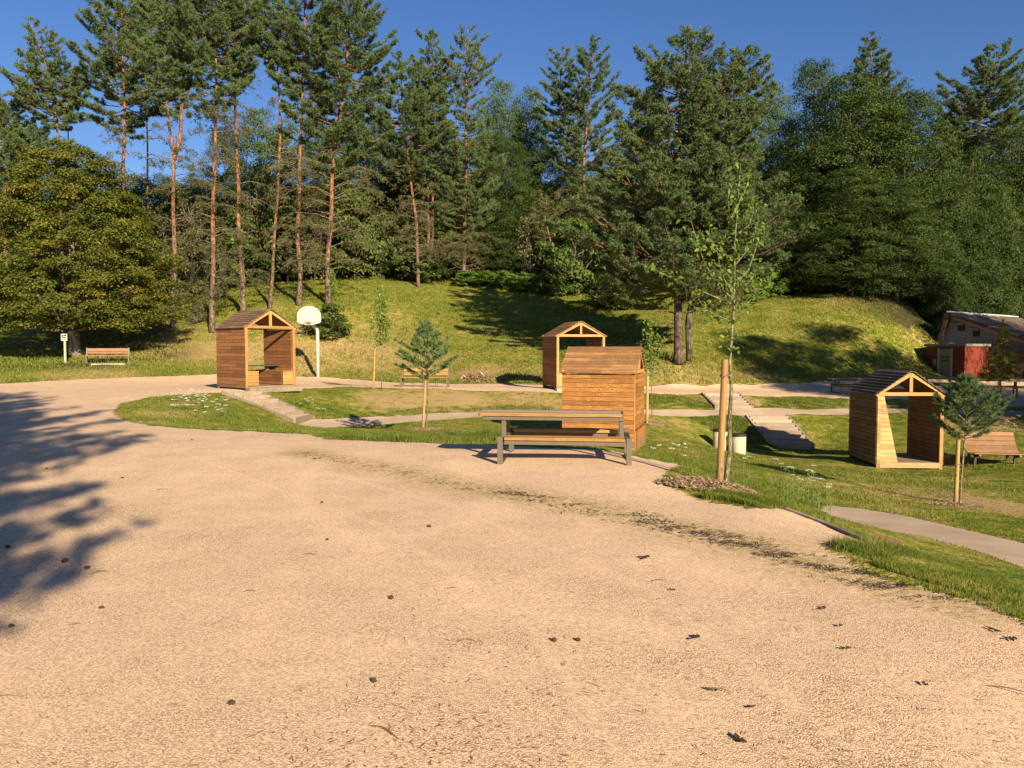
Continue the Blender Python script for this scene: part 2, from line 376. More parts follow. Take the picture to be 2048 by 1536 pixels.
# outline of gravel, footpaths
gpoly = [(-60, -40), (14, -40), (5.5, 0), (3.5, 3.0)]
gpoly += [G(*p)[:2] for p in [(2048,1246),(1960,1210),(1880,1186),(1800,1166),(1730,1140),(1680,1113),(1645,1085),(1690,1084),(1741,1087)]]
gpoly += [G(*p)[:2] for p in [(1650,1050),(1572,1021),(1490,1016),(1410,1003),(1370,985),(1325,966),(1330,944),(1385,938),(1350,926),(1290,918),(1262,910),(1230,903),(1120,897),(990,891),(900,888),(800,885),(720,882),(650,878),(615,869),(560,866),(500,863),(400,859),(300,851),(250,841),(228,826),(240,808),(290,796),(350,790),(420,786),(450,784),(500,783),(600,777),(700,773),(870,777),(1060,783),(1215,785),(1300,786),(1410,787),(1480,790),(1600,792),(1790,797),(2010,814)]]
gpoly += [(30, 30), (45, 26), (60, 45)]
gpoly += [G(*p)[:2] for p in [(2048,758),(1860,757),(1800,758),(1700,763),(1600,767),(1500,770),(1400,772),(1300,773),(1215,770),(1090,770),(1000,768),(900,768),(800,766),(700,758),(600,753),(520,750),(436,748),(350,752),(200,757),(0,767)]]
gpoly += [(-30, 31), (-60, 28)]
ppoly = [G(*p)[:2] for p in [(590,848),(622,838),(700,835),(800,829),(948,824),(1120,819),(1290,819),(1420,820),(1600,819),(1790,817),(1900,818),(2048,822)]]
ppoly += [G(*p)[:2] for p in [(2048,832),(1900,826),(1790,825),(1600,827),(1450,828),(1290,828),(1120,829),(948,834),(800,845),(700,853),(640,855)]]
p2poly = [G(*p)[:2] for p in [(1636,1006),(1720,1016),(1805,1030),(1917,1056),(2048,1086)]] + [(14, 5.5), (12, 4.5)] + [G(*p)[:2] for p in [(2048,1137),(1936,1097),(1824,1071),(1711,1045),(1655,1030)]]
p3poly = [G(*p)[:2] for p in [(1408,787),(1482,790),(1500,822),(1440,822)]]      # stairs landing strip
p4poly = [G(*p)[:2] for p in [(1480,822),(1560,826),(1575,838),(1490,836)]]
TRK = [[G(*p)[:2] for p in L] for L in ([(640, 925), (604, 960), (598, 1000), (625, 1035), (680, 1065), (760, 1095)], [(940, 1208), (1020, 1214), (1090, 1232), (1180, 1236), (1300, 1262)], [(120, 790), (500, 900), (900, 1010), (1300, 1180), (1700, 1500)], [(60, 800), (420, 925), (760, 1050), (1050, 1240), (1250, 1536)])]
moss = [G(*p)[:2] for p in [(600,905),(760,935),(900,966),(1000,985),(1100,1000),(1200,1018),(1300,1043),(1400,1068),(1500,1090),(1600,1118),(1700,1145),(1800,1172),(1900,1205)]]

SPOTS = [(G(*c)[:2], r, a) for c, r, a in [((900, 800), 4.0, .92), ((1050, 805), 3.0, .85), ((800, 800), 3, .88), ((700, 700), 6.0, .85), ((820, 735), 5, .78), ((620, 725), 4, .85), ((960, 745), 3, .95), ((1100, 745), 4, .7), ((330, 700), 6, .88), ((430, 700), 5, .9), ((180, 750), 3.2, .95),
             ((1380, 750), 4.5, .75), ((1500, 750), 3.5, .7), ((1480, 735), 4, .55), ((1700, 600), 5, .62), ((1800, 610), 4, .62), ((1740, 640), 4, .5), ((1850, 690), 3, .6), ((340, 828), 1.2, .9), ((300, 845), 1.2, .7), ((1800, 1020), 1.2, .7), ((1950, 1000), 2, .8), ((2020, 1020), 1.6, .95), ((1950, 840), 3, .85), ((1900, 960), 2, .6), ((1880, 1085), .8, .7), ((1850, 640), 4, .55), ((1500, 800), 1.0, .9), ((1400, 800), .8, .9), ((1250, 895), 2, .3), ((1340, 880), 1.5, .5), ((700, 570), 8, .3), ((1050, 690), 5, .45), ((1230, 740), 5, .7), ((1700, 730), 2.5, .2), ((560, 790), 1.5, .5), ((1000, 770), 3, .6), ((950, 600), 6, .35), ((780, 650), 7, .55), ((600, 590), 6, .3), ((1300, 700), 5, .6), ((1600, 650), 5, .5), ((1650, 970), 2.0, .6), ((1800, 980), 2.5, .65), ((1500, 960), 1.2, .5), ((1060, 860), 2, .4), ((1350, 845), 1.5, .6), ((550, 700), 5, .9), ((1000, 700), 5, .5)]]
def dryf(X, Y):
    dry = np.full(len(X), .41)
    for c, r, a in SPOTS: dry = np.maximum(dry, a * 1.05 * np.exp(-(np.hypot(X - c[0], Y - c[1]) / r) ** 2))
    return dry
def terrain():
    az = np.concatenate([np.radians(np.arange(-180, -44, 3.0)), np.radians(np.arange(-42, 42.01, .14)), np.radians(np.arange(44, 181, 3.0))])
    rr = [0.25]
    while rr[-1] < 150: rr.append(rr[-1] * 1.0135 + .004)
    rr = np.array(rr + [220, 340, 600]); na, nr = len(az), len(rr)
    A, Rr = np.meshgrid(az, rr)
    X = (np.sin(A) * Rr).ravel(); Y = (np.cos(A) * Rr).ravel(); Z = Hn(X, Y)
    P = np.stack([X, Y], 1)
    g = sdist(P, gpoly); pa = np.maximum.reduce([sdist(P, q) for q in (ppoly, p2poly, p3poly, p4poly)])
    g = np.where(np.abs(g) > 3, np.sign(g) * 3, g)
    # small unevenness, none on the gravel
    un = (np.sin(X * 1.9 + np.sin(Y * 1.3) * 1.7) * np.sin(Y * 2.3 + np.sin(X * .9) * 2) * .022 + np.sin(X * .7 + 1) * np.sin(Y * .6) * .04)
    Z = Z + un * np.clip(-g / .6, 0, 1) * np.clip(-pa / .5, 0, 1) + np.where(g > 0, np.sin(X * .8) * np.cos(Y * .7) * .006, 0)
    lip = np.clip(1 - np.abs(-g - .1) / .14, 0, 1) * .018
    Z += lip * (pa < 0)
    md = ldist(P, moss); tk = np.minimum.reduce([ldist(P, L) * (1 if i < 2 else 2.2) + (0 if i < 2 else .06) for i, L in enumerate(TRK)]).clip(0, 2)
    # dryness: banks beside the ring, worn patches
    dry = dryf(X, Y)
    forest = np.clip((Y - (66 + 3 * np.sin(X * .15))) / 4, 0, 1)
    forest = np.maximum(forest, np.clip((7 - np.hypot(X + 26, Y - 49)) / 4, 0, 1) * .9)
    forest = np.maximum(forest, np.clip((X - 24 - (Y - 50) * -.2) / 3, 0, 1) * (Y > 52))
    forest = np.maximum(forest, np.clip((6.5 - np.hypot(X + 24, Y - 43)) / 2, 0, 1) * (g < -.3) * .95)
    Fq = []
    ii = np.arange(nr - 1)[:, None] * na + np.arange(na)[None, :]
    jn = (np.arange(na) + 1) % na
    q = np.stack([ii, np.arange(nr - 1)[:, None] * na + jn[None, :], (np.arange(nr - 1)[:, None] + 1) * na + jn[None, :], ii + na], -1).reshape(-1, 4)[:, ::-1]
    V = np.stack([X, Y, Z], 1)
    # vertex normals shared by the pieces
    fn = np.cross(V[q[:, 1]] - V[q[:, 0]], V[q[:, 2]] - V[q[:, 0]]); N = np.zeros_like(V)
    for k in range(4): np.add.at(N, q[:, k], fn)
    N /= np.linalg.norm(N, axis=1)[:, None] + 1e-12
    gc = g[q].mean(1); pc = pa[q].mean(1); yc = Y[q].mean(1); xc = X[q].mean(1); fc = forest[q].mean(1)
    far = (yc > 36.5) | ((yc > 31) & (xc < -14))
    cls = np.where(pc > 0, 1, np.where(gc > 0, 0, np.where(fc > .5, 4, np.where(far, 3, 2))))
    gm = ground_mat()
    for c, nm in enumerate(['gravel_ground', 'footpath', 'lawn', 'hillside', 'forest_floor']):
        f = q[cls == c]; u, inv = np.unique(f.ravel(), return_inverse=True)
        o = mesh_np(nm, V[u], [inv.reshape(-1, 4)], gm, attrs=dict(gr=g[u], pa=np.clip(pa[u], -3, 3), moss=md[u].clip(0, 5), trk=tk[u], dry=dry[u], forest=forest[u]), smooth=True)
        o.data.normals_split_custom_set_from_vertices(N[u].tolist())
        tag(o, {'gravel_ground': 'pale beige gravel square and ring road', 'footpath': 'grey beige stabilised footpath', 'lawn': 'mown lawn of the sunken basin', 'hillside': 'sunny grass slope below the trees', 'forest_floor': 'dark ground under the trees'}[nm], None, None, 'structure')
    return V, g, pa, dry
def grass_color(k, co, dry):
    n1 = k.noise(co, .55, 4, .6); n2 = k.noise(co, 3.2, 4, .65); n3 = k.noise(co, 22, 3, .6)
    f = k.math('ADD', dry, k.math('MULTIPLY', k.math('SUBTRACT', n1, .5), .9))
    f = k.math('ADD', f, k.math('MULTIPLY', k.math('SUBTRACT', n2, .5), 1.9))
    f = k.math('ADD', f, k.math('MULTIPLY', k.math('SUBTRACT', n3, .5), 1.5))
    return k.ramp(f, [(.05, (.068, .112, .012)), (.35, (.140, .162, .016)), (.60, (.245, .215, .036)), (.85, (.40, .270, .125))]), n2, n3
def ground_mat():
    k = NT('ground'); co = k.coord()
    gr, pa, ms, dry, fo = (k.attr(a) for a in ('gr', 'pa', 'moss', 'dry', 'forest'))
    e1 = k.math('MULTIPLY', k.math('SUBTRACT', k.noise(co, 3.5, 5, .7), .5), .42)
    gmask = k.rng(k.math('ADD', gr, e1), -.03, .05)
    pmask = k.rng(k.math('ADD', pa, k.math('MULTIPLY', e1, .35)), -.02, .03)
    # grass
    gc, n2, n3 = grass_color(k, co, dry)
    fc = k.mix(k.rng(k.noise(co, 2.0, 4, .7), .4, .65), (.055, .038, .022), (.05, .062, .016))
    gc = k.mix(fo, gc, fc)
    # gravel
    v1 = k.n('ShaderNodeTexVoronoi', feature='F1', ins={'Vector': co, 'Scale': 112.0})
    v1b = k.n('ShaderNodeTexVoronoi', feature='F1', ins={'Vector': co, 'Scale': 230.0})
    cell = k.n('ShaderNodeSeparateColor', ins={0: v1.outputs['Color']}).outputs[0]
    big = k.noise(co, .35, 4, .6); mid = k.noise(co, 1.7, 5, .65)
    base = k.mix(k.rng(big, .35, .65), (.77, .54, .36), (.79, .565, .36))
    base = k.mix(k.rng(mid, .5, .75, 0, .22), base, (.76, .56, .385))
    pc = k.mix(k.rng(cell, 0, 1), k.mix(1, base, (.64, .62, .60), 'MULTIPLY'), k.mix(1, base, (1.16, 1.15, 1.14), 'MULTIPLY'))
    tk = k.rng(k.math('ADD', k.attr('trk'), k.math('MULTIPLY', k.math('SUBTRACT', k.noise(co, 2.4, 4, .7), .5), .35)), .0, .22, .75, 0)
    base = k.mix(k.math('MULTIPLY', tk, .5), base, (.84, .63, .44))
    rough_ = k.math('MULTIPLY', k.rng(k.noise(co, 1.1, 5, .7), .36, .62, .22, 1.0), k.math('SUBTRACT', 1.0, tk))
    gap = k.math('MULTIPLY', k.rng(v1.outputs['Distance'], .46, .78, 0, .95), rough_)
    pc = k.mix(gap, pc, k.mix(1, base, (.36, .32, .27), 'MULTIPLY'))
    # scattered dark specks
    spk = k.rng(k.noise(co, 45, 2, .5), .70, .76, 0, .65)
    spa = k.rng(k.noise(co, .9, 3, .6), .42, .62, .15, 1)
    pc = k.mix(k.math('MULTIPLY', spk, spa), pc, (.16, .11, .06))
    # mossy drift line
    mw = k.math('ADD', ms, k.math('MULTIPLY', k.math('SUBTRACT', k.noise(co, 1.6, 5, .7), .5), .75))
    m1 = k.rng(mw, .10, .60, .8, 0)
    pc = k.mix(k.math('MULTIPLY', m1, k.rng(k.noise(co, 14, 4, .75), .38, .62)), pc, (.27, .21, .045))
    m2 = k.rng(mw, -.16, .06, .6, 0)
    pc = k.mix(k.math('MULTIPLY', m2, k.rng(k.noise(co, 26, 3, .7), .50, .60)), pc, (.075, .065, .015))
    # path
    ptc = k.mix(k.rng(k.noise(co, 1.3, 5, .6), .35, .65), (.43, .31, .215), (.53, .40, .285))
    ptc = k.mix(k.rng(k.noise(co, 90, 2, .6), .35, .65), k.mix(1, ptc, (.82, .82, .82), 'MULTIPLY'), ptc)
    c = k.mix(gmask, gc, pc); c = k.mix(pmask, c, ptc)
    hg = k.math('ADD', k.math('MULTIPLY', k.math('SUBTRACT', 1.0, v1.outputs['Distance']), k.math('MULTIPLY', rough_, .0036)), k.math('MULTIPLY', k.math('SUBTRACT', 1.0, v1b.outputs['Distance']), .0016))
    hg = k.math('ADD', hg, k.math('MULTIPLY', k.noise(co, 9, 3, .6), .002))
    hl = k.math('ADD', k.math('MULTIPLY', n2, .07), k.math('ADD', k.math('MULTIPLY', n3, .055), k.math('MULTIPLY', k.noise(co, 70, 2, .6), .012)))
    hp = k.math('MULTIPLY', k.noise(co, 80, 3, .6), .004)
    h = k.n('ShaderNodeMix', data_type='FLOAT', ins={'Factor': gmask, 2: hl, 3: hg}).outputs[0]
    h = k.n('ShaderNodeMix', data_type='FLOAT', ins={'Factor': pmask, 2: h, 3: hp}).outputs[0]
    return k.out(k.princ(c, .95, k.bump(h, .8, 1.0), spec=.1))
V_T, G_T, P_T, D_T = terrain()

# ------------------------------------------------------------------ grass blades (uncountable)
def blade_mat():
    k = NT('grass_blades'); co = k.coord(); t = k.attr('tint'); dry = k.attr('dry')
    c, _, _ = grass_color(k, co, dry)
    c = k.mix(.55, c, k.ramp(t, [(0, (.055, .10, .012)), (.5, (.13, .18, .022)), (1, (.26, .25, .06))]))
    d = k.princ(c, .6, spec=.2); tr = k.n('ShaderNodeBsdfTranslucent'); k.set(tr.inputs[0], c)
    mx = k.n('ShaderNodeMixShader'); mx.inputs[0].default_value = .3
    k.t.links.new(d, mx.inputs[1]); k.t.links.new(tr.outputs[0], mx.inputs[2])
    return k.out(mx.outputs[0])
M['blade'] = blade_mat()
def blades(name, X, Y, h, wd, label, dry=0.0, droop=.5, cat='grass'):
    n = len(X); Z = Hn(X, Y) - .01
    a = rng.uniform(0, 2 * np.pi, n); lean = rng.uniform(.1, .9, n) * droop
    dx, dy = np.cos(a), np.sin(a); b = rng.uniform(0, 2 * np.pi, n); sx, sy = np.cos(b), np.sin(b)
    P = np.stack([X, Y, Z], 1); D = np.stack([dx * lean, dy * lean, np.ones(n)], 1); S = np.stack([sx, sy, np.zeros(n)], 1)
    hh = h[:, None]; ww = wd[:, None]
    v0 = P - S * ww; v1 = P + S * ww
    Dm = np.stack([dx * lean * .35, dy * lean * .35, np.full(n, .55)], 1)
    v2 = P + Dm * hh + S * ww * .8; v3 = P + Dm * hh - S * ww * .8; v4 = P + D * hh * np.stack([np.ones(n), np.ones(n), 1 - lean * .35], 1)
    V = np.stack([v0, v1, v2, v3, v4], 1).reshape(-1, 3); i = np.arange(n)[:, None] * 5
    t = np.repeat(rng.random(n), 5); dr = np.repeat(dryf(X, Y) + dry, 5)
    o = mesh_np(name, V, [i + np.array([[0, 1, 2, 3]]), i + np.array([[3, 2, 4]])], M['blade'], attrs=dict(tint=t, dry=dr))
    tag(o, label, cat, None, 'stuff'); return o
def scatter_polar(n, r0, r1, a0, a1, test):
    a = np.radians(rng.uniform(a0, a1, n)); r = np.exp(rng.uniform(math.log(r0), math.log(r1), n))
    X, Y = np.sin(a) * r, np.cos(a) * r; P = np.stack([X, Y], 1)
    g = sdist(P, gpoly); pa = np.maximum.reduce([sdist(P, q) for q in (ppoly, p2poly, p3poly, p4poly)])
    k = test(X, Y, g, pa); return X[k], Y[k], r[k], g[k], pa[k]
nz = lambda X, Y: np.sin(X * 2.1 + np.sin(Y * 1.7) * 2) * np.sin(Y * 2.6 + np.sin(X * 1.1) * 2)
X, Y, r, g, pa = scatter_polar(420000, 4, 34, -34, 36, lambda X, Y, g, pa: (g < -.02 + .05 * nz(X * 3, Y * 3)) & (pa < -.02))
edge = np.clip(1 - np.minimum(-g, 3) / .9, 0, 1)
hh = (.022 + .035 * np.clip(nz(X, Y) + .4, 0, 1) + .045 * edge * np.clip(nz(X * .6, Y * .6) + .6, 0, 1)) * rng.uniform(.6, 1.4, len(X))
blades('lawn_grass', X, Y, hh, np.maximum(.0022, r / 769 * .22), 'short green and straw coloured grass of the lawn around the wooden huts', 0.0, .8)
# taller uncut grass: near wedge, verge by the staked sapling, slope above the bins
def zone(poly): 
    pp = [G(*p)[:2] for p in poly]; return pp
zs = [(zone([(1660,1092),(1745,1092),(1850,1118),(2048,1172),(2048,1235),(1900,1183),(1760,1140)]), 60000, .075, .6),
      (zone([(1395,985),(1450,985),(1530,1000),(1600,1018),(1560,1022),(1490,1014),(1405,1000)]), 16000, .13, .5),
      (zone([(1290,905),(1380,925),(1460,950),(1560,968),(1640,1000),(1650,1016),(1580,1010),(1480,975),(1400,945),(1310,925)]), 30000, .14, .45),
      (zone([(1380,835),(1480,835),(1560,890),(1530,900),(1440,870)]), 12000, .12, .35),
      (zone([(640,870),(800,872),(980,880),(980,889),(800,884),(650,877)]), 26000, .15, .4),
      (zone([(960,868),(1110,876),(1110,888),(970,886)]), 9000, .28, .3),
      (zone([(400,800),(450,795),(580,855),(600,866),(520,860),(430,835)]), 16000, .14, .5),
      (zone([(510,790),(700,815),(1100,812),(1110,820),(940,823),(700,834),(640,838)]), 26000, .13, .5),
      (zone([(1300,792),(1400,793),(1440,815),(1300,815)]), 8000, .13, .5),
      (zone([(1500,795),(1690,797),(1690,815),(1530,815)]), 10000, .10, .5)]
XX, YY, HH, WW = [], [], [], []
for pl, n, h, _ in zs:
    P = np.array(pl); lo, hi = P.min(0), P.max(0)
    q = rng.uniform(lo, hi, (n * 3, 2)); k = (sdist(q, pl) + .12 * nz(q[:, 0] * 2, q[:, 1] * 2) > 0) & (sdist(q, gpoly) < .03); q = q[k][:n]
    cl = np.clip(.65 + .5 * nz(q[:, 0] * 2.2, q[:, 1] * 2.2), .15, 1.2)
    XX.append(q[:, 0]); YY.append(q[:, 1]); HH.append(h * cl * rng.uniform(.4, 1.25, len(q))); WW.append(np.maximum(.0022, np.hypot(*q.T) / 769 * .2))
XX, YY, HH, WW = map(np.concatenate, (XX, YY, HH, WW))
blades('tall_grass', XX, YY, HH, WW, 'long uncut green grass along the gravel edge and the banks', -.2, .7)
# hillside
X, Y, r, g, pa = scatter_polar(260000, 34, 72, -34, 34, lambda X, Y, g, pa: (g < -.1) & ((Y > 37) | (X < -14)))
blades('hillside_grass', X, Y, rng.uniform(.05, .14, len(X)) * (1 + .6 * (nz(X * .5, Y * .5) > .2)), r / 769 * .28, 'sunlit yellow green meadow grass on the slope under the pines', 0.0, .8)

# ------------------------------------------------------------------ wooden huts
def clad(mb, p0, p1, z0, z1, nrm, pitch=.125, gap=.009, th=.022, cut=None):
    """horizontal boards between two floor points, pushed out along nrm; cut(z) -> (fraction0, fraction1)"""
    p0 = Vector((*p0, 0)); p1 = Vector((*p1, 0)); nv = Vector((*nrm, 0)); n = max(1, round((z1 - z0) / pitch)); ph = (z1 - z0) / n
    for i in range(n):
        a, b = z0 + i * ph + gap / 2, z0 + (i + 1) * ph - gap / 2
        fa = cut(a) if cut else (0, 1); fb = cut(b) if cut else (0, 1)
        L0, L1 = p0.lerp(p1, fa[0]), p0.lerp(p1, fa[1]); U0, U1 = p0.lerp(p1, fb[0]), p0.lerp(p1, fb[1])
        jit = random.uniform(0, .003)
        o = nv * (th + jit)
        zz = lambda v, z: Vector((v.x, v.y, z))
        spl = [0, 1]
        if (L1 - L0).length > 1.5 and random.random() < .5: spl = [0, random.uniform(.3, .7), 1]
        for s0, s1 in zip(spl[:-1], spl[1:]):
            g = .002 if len(spl) > 2 else 0
            A, B = L0.lerp(L1, s0 + g), L0.lerp(L1, s1 - g); Cc, Dd = U0.lerp(U1, s0 + g), U0.lerp(U1, s1 - g)
            mb.hexa([zz(A, a), zz(B, a), zz(B + o, a), zz(A + o, a), zz(Cc, b), zz(Dd, b), zz(Dd + o, b), zz(Cc + o, b)])
    return mb
def hut(loc, rz, W, D, He, Hr, wallm, roofm, label, base=.14, front=None, group='gabled wooden play huts around the basin'):
    t = empty('wooden_hut', loc, rz, label, 'hut', group)
    x0, x1, y0, y1 = -W / 2, W / 2, -D / 2, D / 2; P = .09
    # posts
    for (x, y) in ((x0, y0), (x1 - P, y0), (x0, y1 - P), (x1 - P, y1 - P)):
        m = MB(); m.box(x, x + P, y, y + P, -.12, He - .02); m.build('post', M['post'], t, bevel=.004)
    for sx, nm in ((-1, 'side_wall'), (1, 'side_wall')):
        m = MB(); xa = x0 if sx < 0 else x1
        xi = xa + (.0 if sx < 0 else 0)
        clad(m, (xi, y0 + .004), (xi, y1 - .004), base - .06, He - .03, (sx, 0))
        clad(m, (xi - sx * P, y0 + P + .004), (xi - sx * P, y1 - P - .004), base + .01, He - .09, (-sx, 0))
        o = m.build(nm, wallm, t)
        m = MB(); m.box(min(xi - sx * .02, xi - sx * .07), max(xi - sx * .02, xi - sx * .07), y0 + P + .002, y1 - P - .002, base, He - .1); m.build('wall_core', M['darkwood'], o)
    # deck
    m = MB(); n = 14
    for i in range(n):
        ya = y0 + .03 + (D - .06) * i / n; m.box(x0 + P + .004, x1 - P - .004, ya + .003, ya + (D - .06) / n - .003, base - .035, base)
    m.build('deck', M['deck'], t)
    m = MB(); m.box(x0 + P + .002, x1 - P - .002, y0 - .012, y0 + .028, base - .15, base + .004); m.build('floor_beam', M['plank_pale'], t)
    m = MB(); m.box(x0 + P + .002, x1 - P - .002, y1 - .03, y1, base - .15, base - .04); m.build('floor_beam', M['plank_pale'], t)
    # trusses
    for yy in (y0, y1 - .05):
        tr = MB(); tr.box(x0 - .02, x1 + .02, yy - .003, yy + .05, He - .02, He + .075)
        rise = Hr - He - .03
        for s in (-1, 1):
            tr.bar((s * (W / 2 + .04), yy + .022, He + .02 - .03), (0, yy + .022, Hr - .07), .052, .085)
        tr.box(-.045, .045, yy - .006, yy + .045, He + .078, Hr - .10)
        tr.build('truss', M['post'], t)
    # roof: overlapping boards on both slopes, seen from below as rafters and underside
    oh = .07; ov = .06
    for s in (-1, 1):
        m = MB(); nrow = 9
        ex, ez = s * (W / 2 + oh), He - .035; rx, rz_ = 0.0, Hr
        sl = Vector((rx - ex, 0, rz_ - ez)); L = sl.length; sl.normalize(); up = Vector((-sl.z * (1 if s < 0 else -1), 0, abs(sl.x)))
        if up.z < 0: up = -up
        for i in range(nrow):
            a = L * i / nrow - .012; b = L * (i + 1) / nrow + .012
            if i == nrow - 1: b = L + .004
            E = Vector((ex, 0, ez))
            c0, c1 = E + sl * max(a, -.012) + up * .030, E + sl * b + up * .008
            d0, d1 = c0 + up * .024, c1 + up * .022
            ya, yb = y0 - ov, y1 + ov
            segs = [ya, ya + (yb - ya) * random.uniform(.25, .75), yb]
            for u0, u1 in zip(segs[:-1], segs[1:]):
                q = [Vector((c0.x, u0 + .002, c0.z)), Vector((c1.x, u0 + .002, c1.z)), Vector((c1.x, u1 - .002, c1.z)), Vector((c0.x, u1 - .002, c0.z)),
                     Vector((d0.x, u0 + .002, d0.z)), Vector((d1.x, u0 + .002, d1.z)), Vector((d1.x, u1 - .002, d1.z)), Vector((d0.x, u1 - .002, d0.z))]
                m.hexa(q)
        o = m.build('roof', roofm, t)
        m = MB()
        E = Vector((ex, 0, ez)) + sl * .05
        T = Vector((0, 0, Hr)) - sl * .03
        m.hexa([Vector((E.x, y0 + .06, E.z - .012)), Vector((T.x, y0 + .06, T.z - .012)), Vector((T.x, y1 - .06, T.z - .012)), Vector((E.x, y1 - .06, E.z - .012)),
                Vector((E.x, y0 + .06, E.z + .004)), Vector((T.x, y0 + .06, T.z + .004)), Vector((T.x, y1 - .06, T.z + .004)), Vector((E.x, y1 - .06, E.z + .004))])
        m.build('roof_lining', wallm, o)
    if front: front(t, x0, x1, y0, y1, P, base, He, wallm)
    return t
def front_slant(t, x0, x1, y0, y1, P, base, He, wm):
    m = MB(); W = x1 - x0
    clad(m, (x0 + P + .002, y0), (x1 - P, y0), base + .008, He - .03, (0, -1), th=.018, cut=lambda z: (0, .045 + (.30 - .045) * (1 - (z - base) / (He - base))))
    m.build('slanted_panel', M['plank_pale'], t)
    m = MB(); clad(m, (x0, y0 - .0), (x0 + P, y0 - .0), base - .05, He - .03, (0, -1), th=.018); m.build('corner_boards', M['plank_pale'], t)
def front_benches(t, x0, x1, y0, y1, P, base, He, wm):
    for s, nm in ((-1, 'bench_box'), (1, 'bench_box')):
        m = MB(); xa, xb = (x0 + P + .005, x0 + P + .42) if s < 0 else (x1 - P - .42, x1 - P - .005)
        clad(m, (xa, y0 + .05), (xb, y0 + .05), base + .02, base + .50, (0, -1), pitch=.12); o = m.build(nm, M['post'], t)
        m = MB(); xi = xb if s < 0 else xa
        clad(m, (xi, y0 + .1), (xi, y1 - .12), base + .02, base + .50, (-s, 0), pitch=.12); m.build('box_side', M['wall_red'], o)
        m = MB(); m.box(xa, xb + (.01 if s < 0 else 0), y0 + .03, y1 - .1, base + .503, base + .54); m.build('seat_board', M['seat_wood'], o)
    m = MB(); clad(m, (x0 + P + .01, y1 - .06), (x1 - P - .01, y1 - .06), base + .02, base + .52, (0, -1), pitch=.12); m.build('back_panel', M['wall_red'], t)
    m = MB(); m.box(x0 - .03, x1 + .12, y0 - .28, y0 - .02, -.08, .10); m.build('step', M['stair_wood'], t, bevel=.006)
def front_low(t, x0, x1, y0, y1, P, base, He, wm):
    m = MB(); clad(m, (x0 + P + .01, y0 + .03), (x0 + P + .5, y0 + .03), base + .01, base + .62, (0, -1)); m.build('low_panel', M['post'], t)
    m = MB(); clad(m, (x1 - P - .5, y0 + .03), (x1 - P - .01, y0 + .03), base + .01, base + .62, (0, -1)); m.build('low_panel', M['post'], t)
    m = MB(); m.box(x0 - .1, x1 + .1, y0 - .3, y0 - .02, -.1, .06); m.build('step', M['concrete'], t, bevel=.006)
def front_closed(t, x0, x1, y0, y1, P, base, He, wm):
    m = MB(); clad(m, (x0 + P + .002, y0 + .02), (x1 - P - .002, y0 + .02), base + .01, He - .04, (0, -1)); m.build('front_wall', wm, t)
    m = MB(); m.box(x0 + .02, x1 - .1, y0 - .05, y0 - .01, -.06, .50); o = m.build('low_hatch', M['wall_honey'], t)
    m = MB()
    for (a, b, c, d) in ((x0 + .02, x1 - .1, .50, .545), (x0 + .015, x0 + .06, -.05, .5), (x1 - .145, x1 - .095, -.05, .5)): m.box(a, b, y0 - .07, y0 - .0505, c, d)
    m.build('hatch_frame', M['wall_brown'], o)
hut((-9.44, 28.4, .13), R(49), 2.0, 2.0, 2.22, 2.88, M['wall_red'], M['shingle'], 'red brown hut with pale posts beside the basketball hoop, table and benches inside', front=front_benches)
hut(((3.93 + 1.40) / 2, (22.8 + 21.5) / 2, -1.12), R(73), 2.0, 2.03, 2.07, 2.77, M['wall_honey'], M['shingle_warm'], 'honey coloured hut showing its closed plank side right behind the picnic table', front=front_closed, base=.1)
hut(((3.98 + 1.38) / 2, (33.06 + 34.4) / 2, -.13), R(15), 2.15, 2.0, 2.26, 2.87, M['wall_red'], M['shingle_warm'], 'open hut with bright gable posts, half hidden behind the honey coloured hut', front=front_low)
hut(((12.34 + 10.58) / 2, (21.92 + 24.0) / 2, -1.80), R(-2.5), 1.86, 2.0, 2.09, 2.76, M['wall_brown'], M['shingle_grey'], 'brown hut with grey shingle roof and slanted pale plank panel on the right lawn', front=front_slant)
# table inside the left hut
t = empty('small_table', (-9.50, 28.62, .26), R(49), 'dark narrow table standing inside the red brown hut', 'table')
m = MB(); m.box(-.75, .75, -.3, .3, .70, .74); m.build('table_top', M['steel_dark'], t, bevel=.004)
for x in (-.42, .42):
    m = MB(); m.box(x - .05, x + .05, -.05, .05, 0, .697); m.build('leg', M['steel'], t)

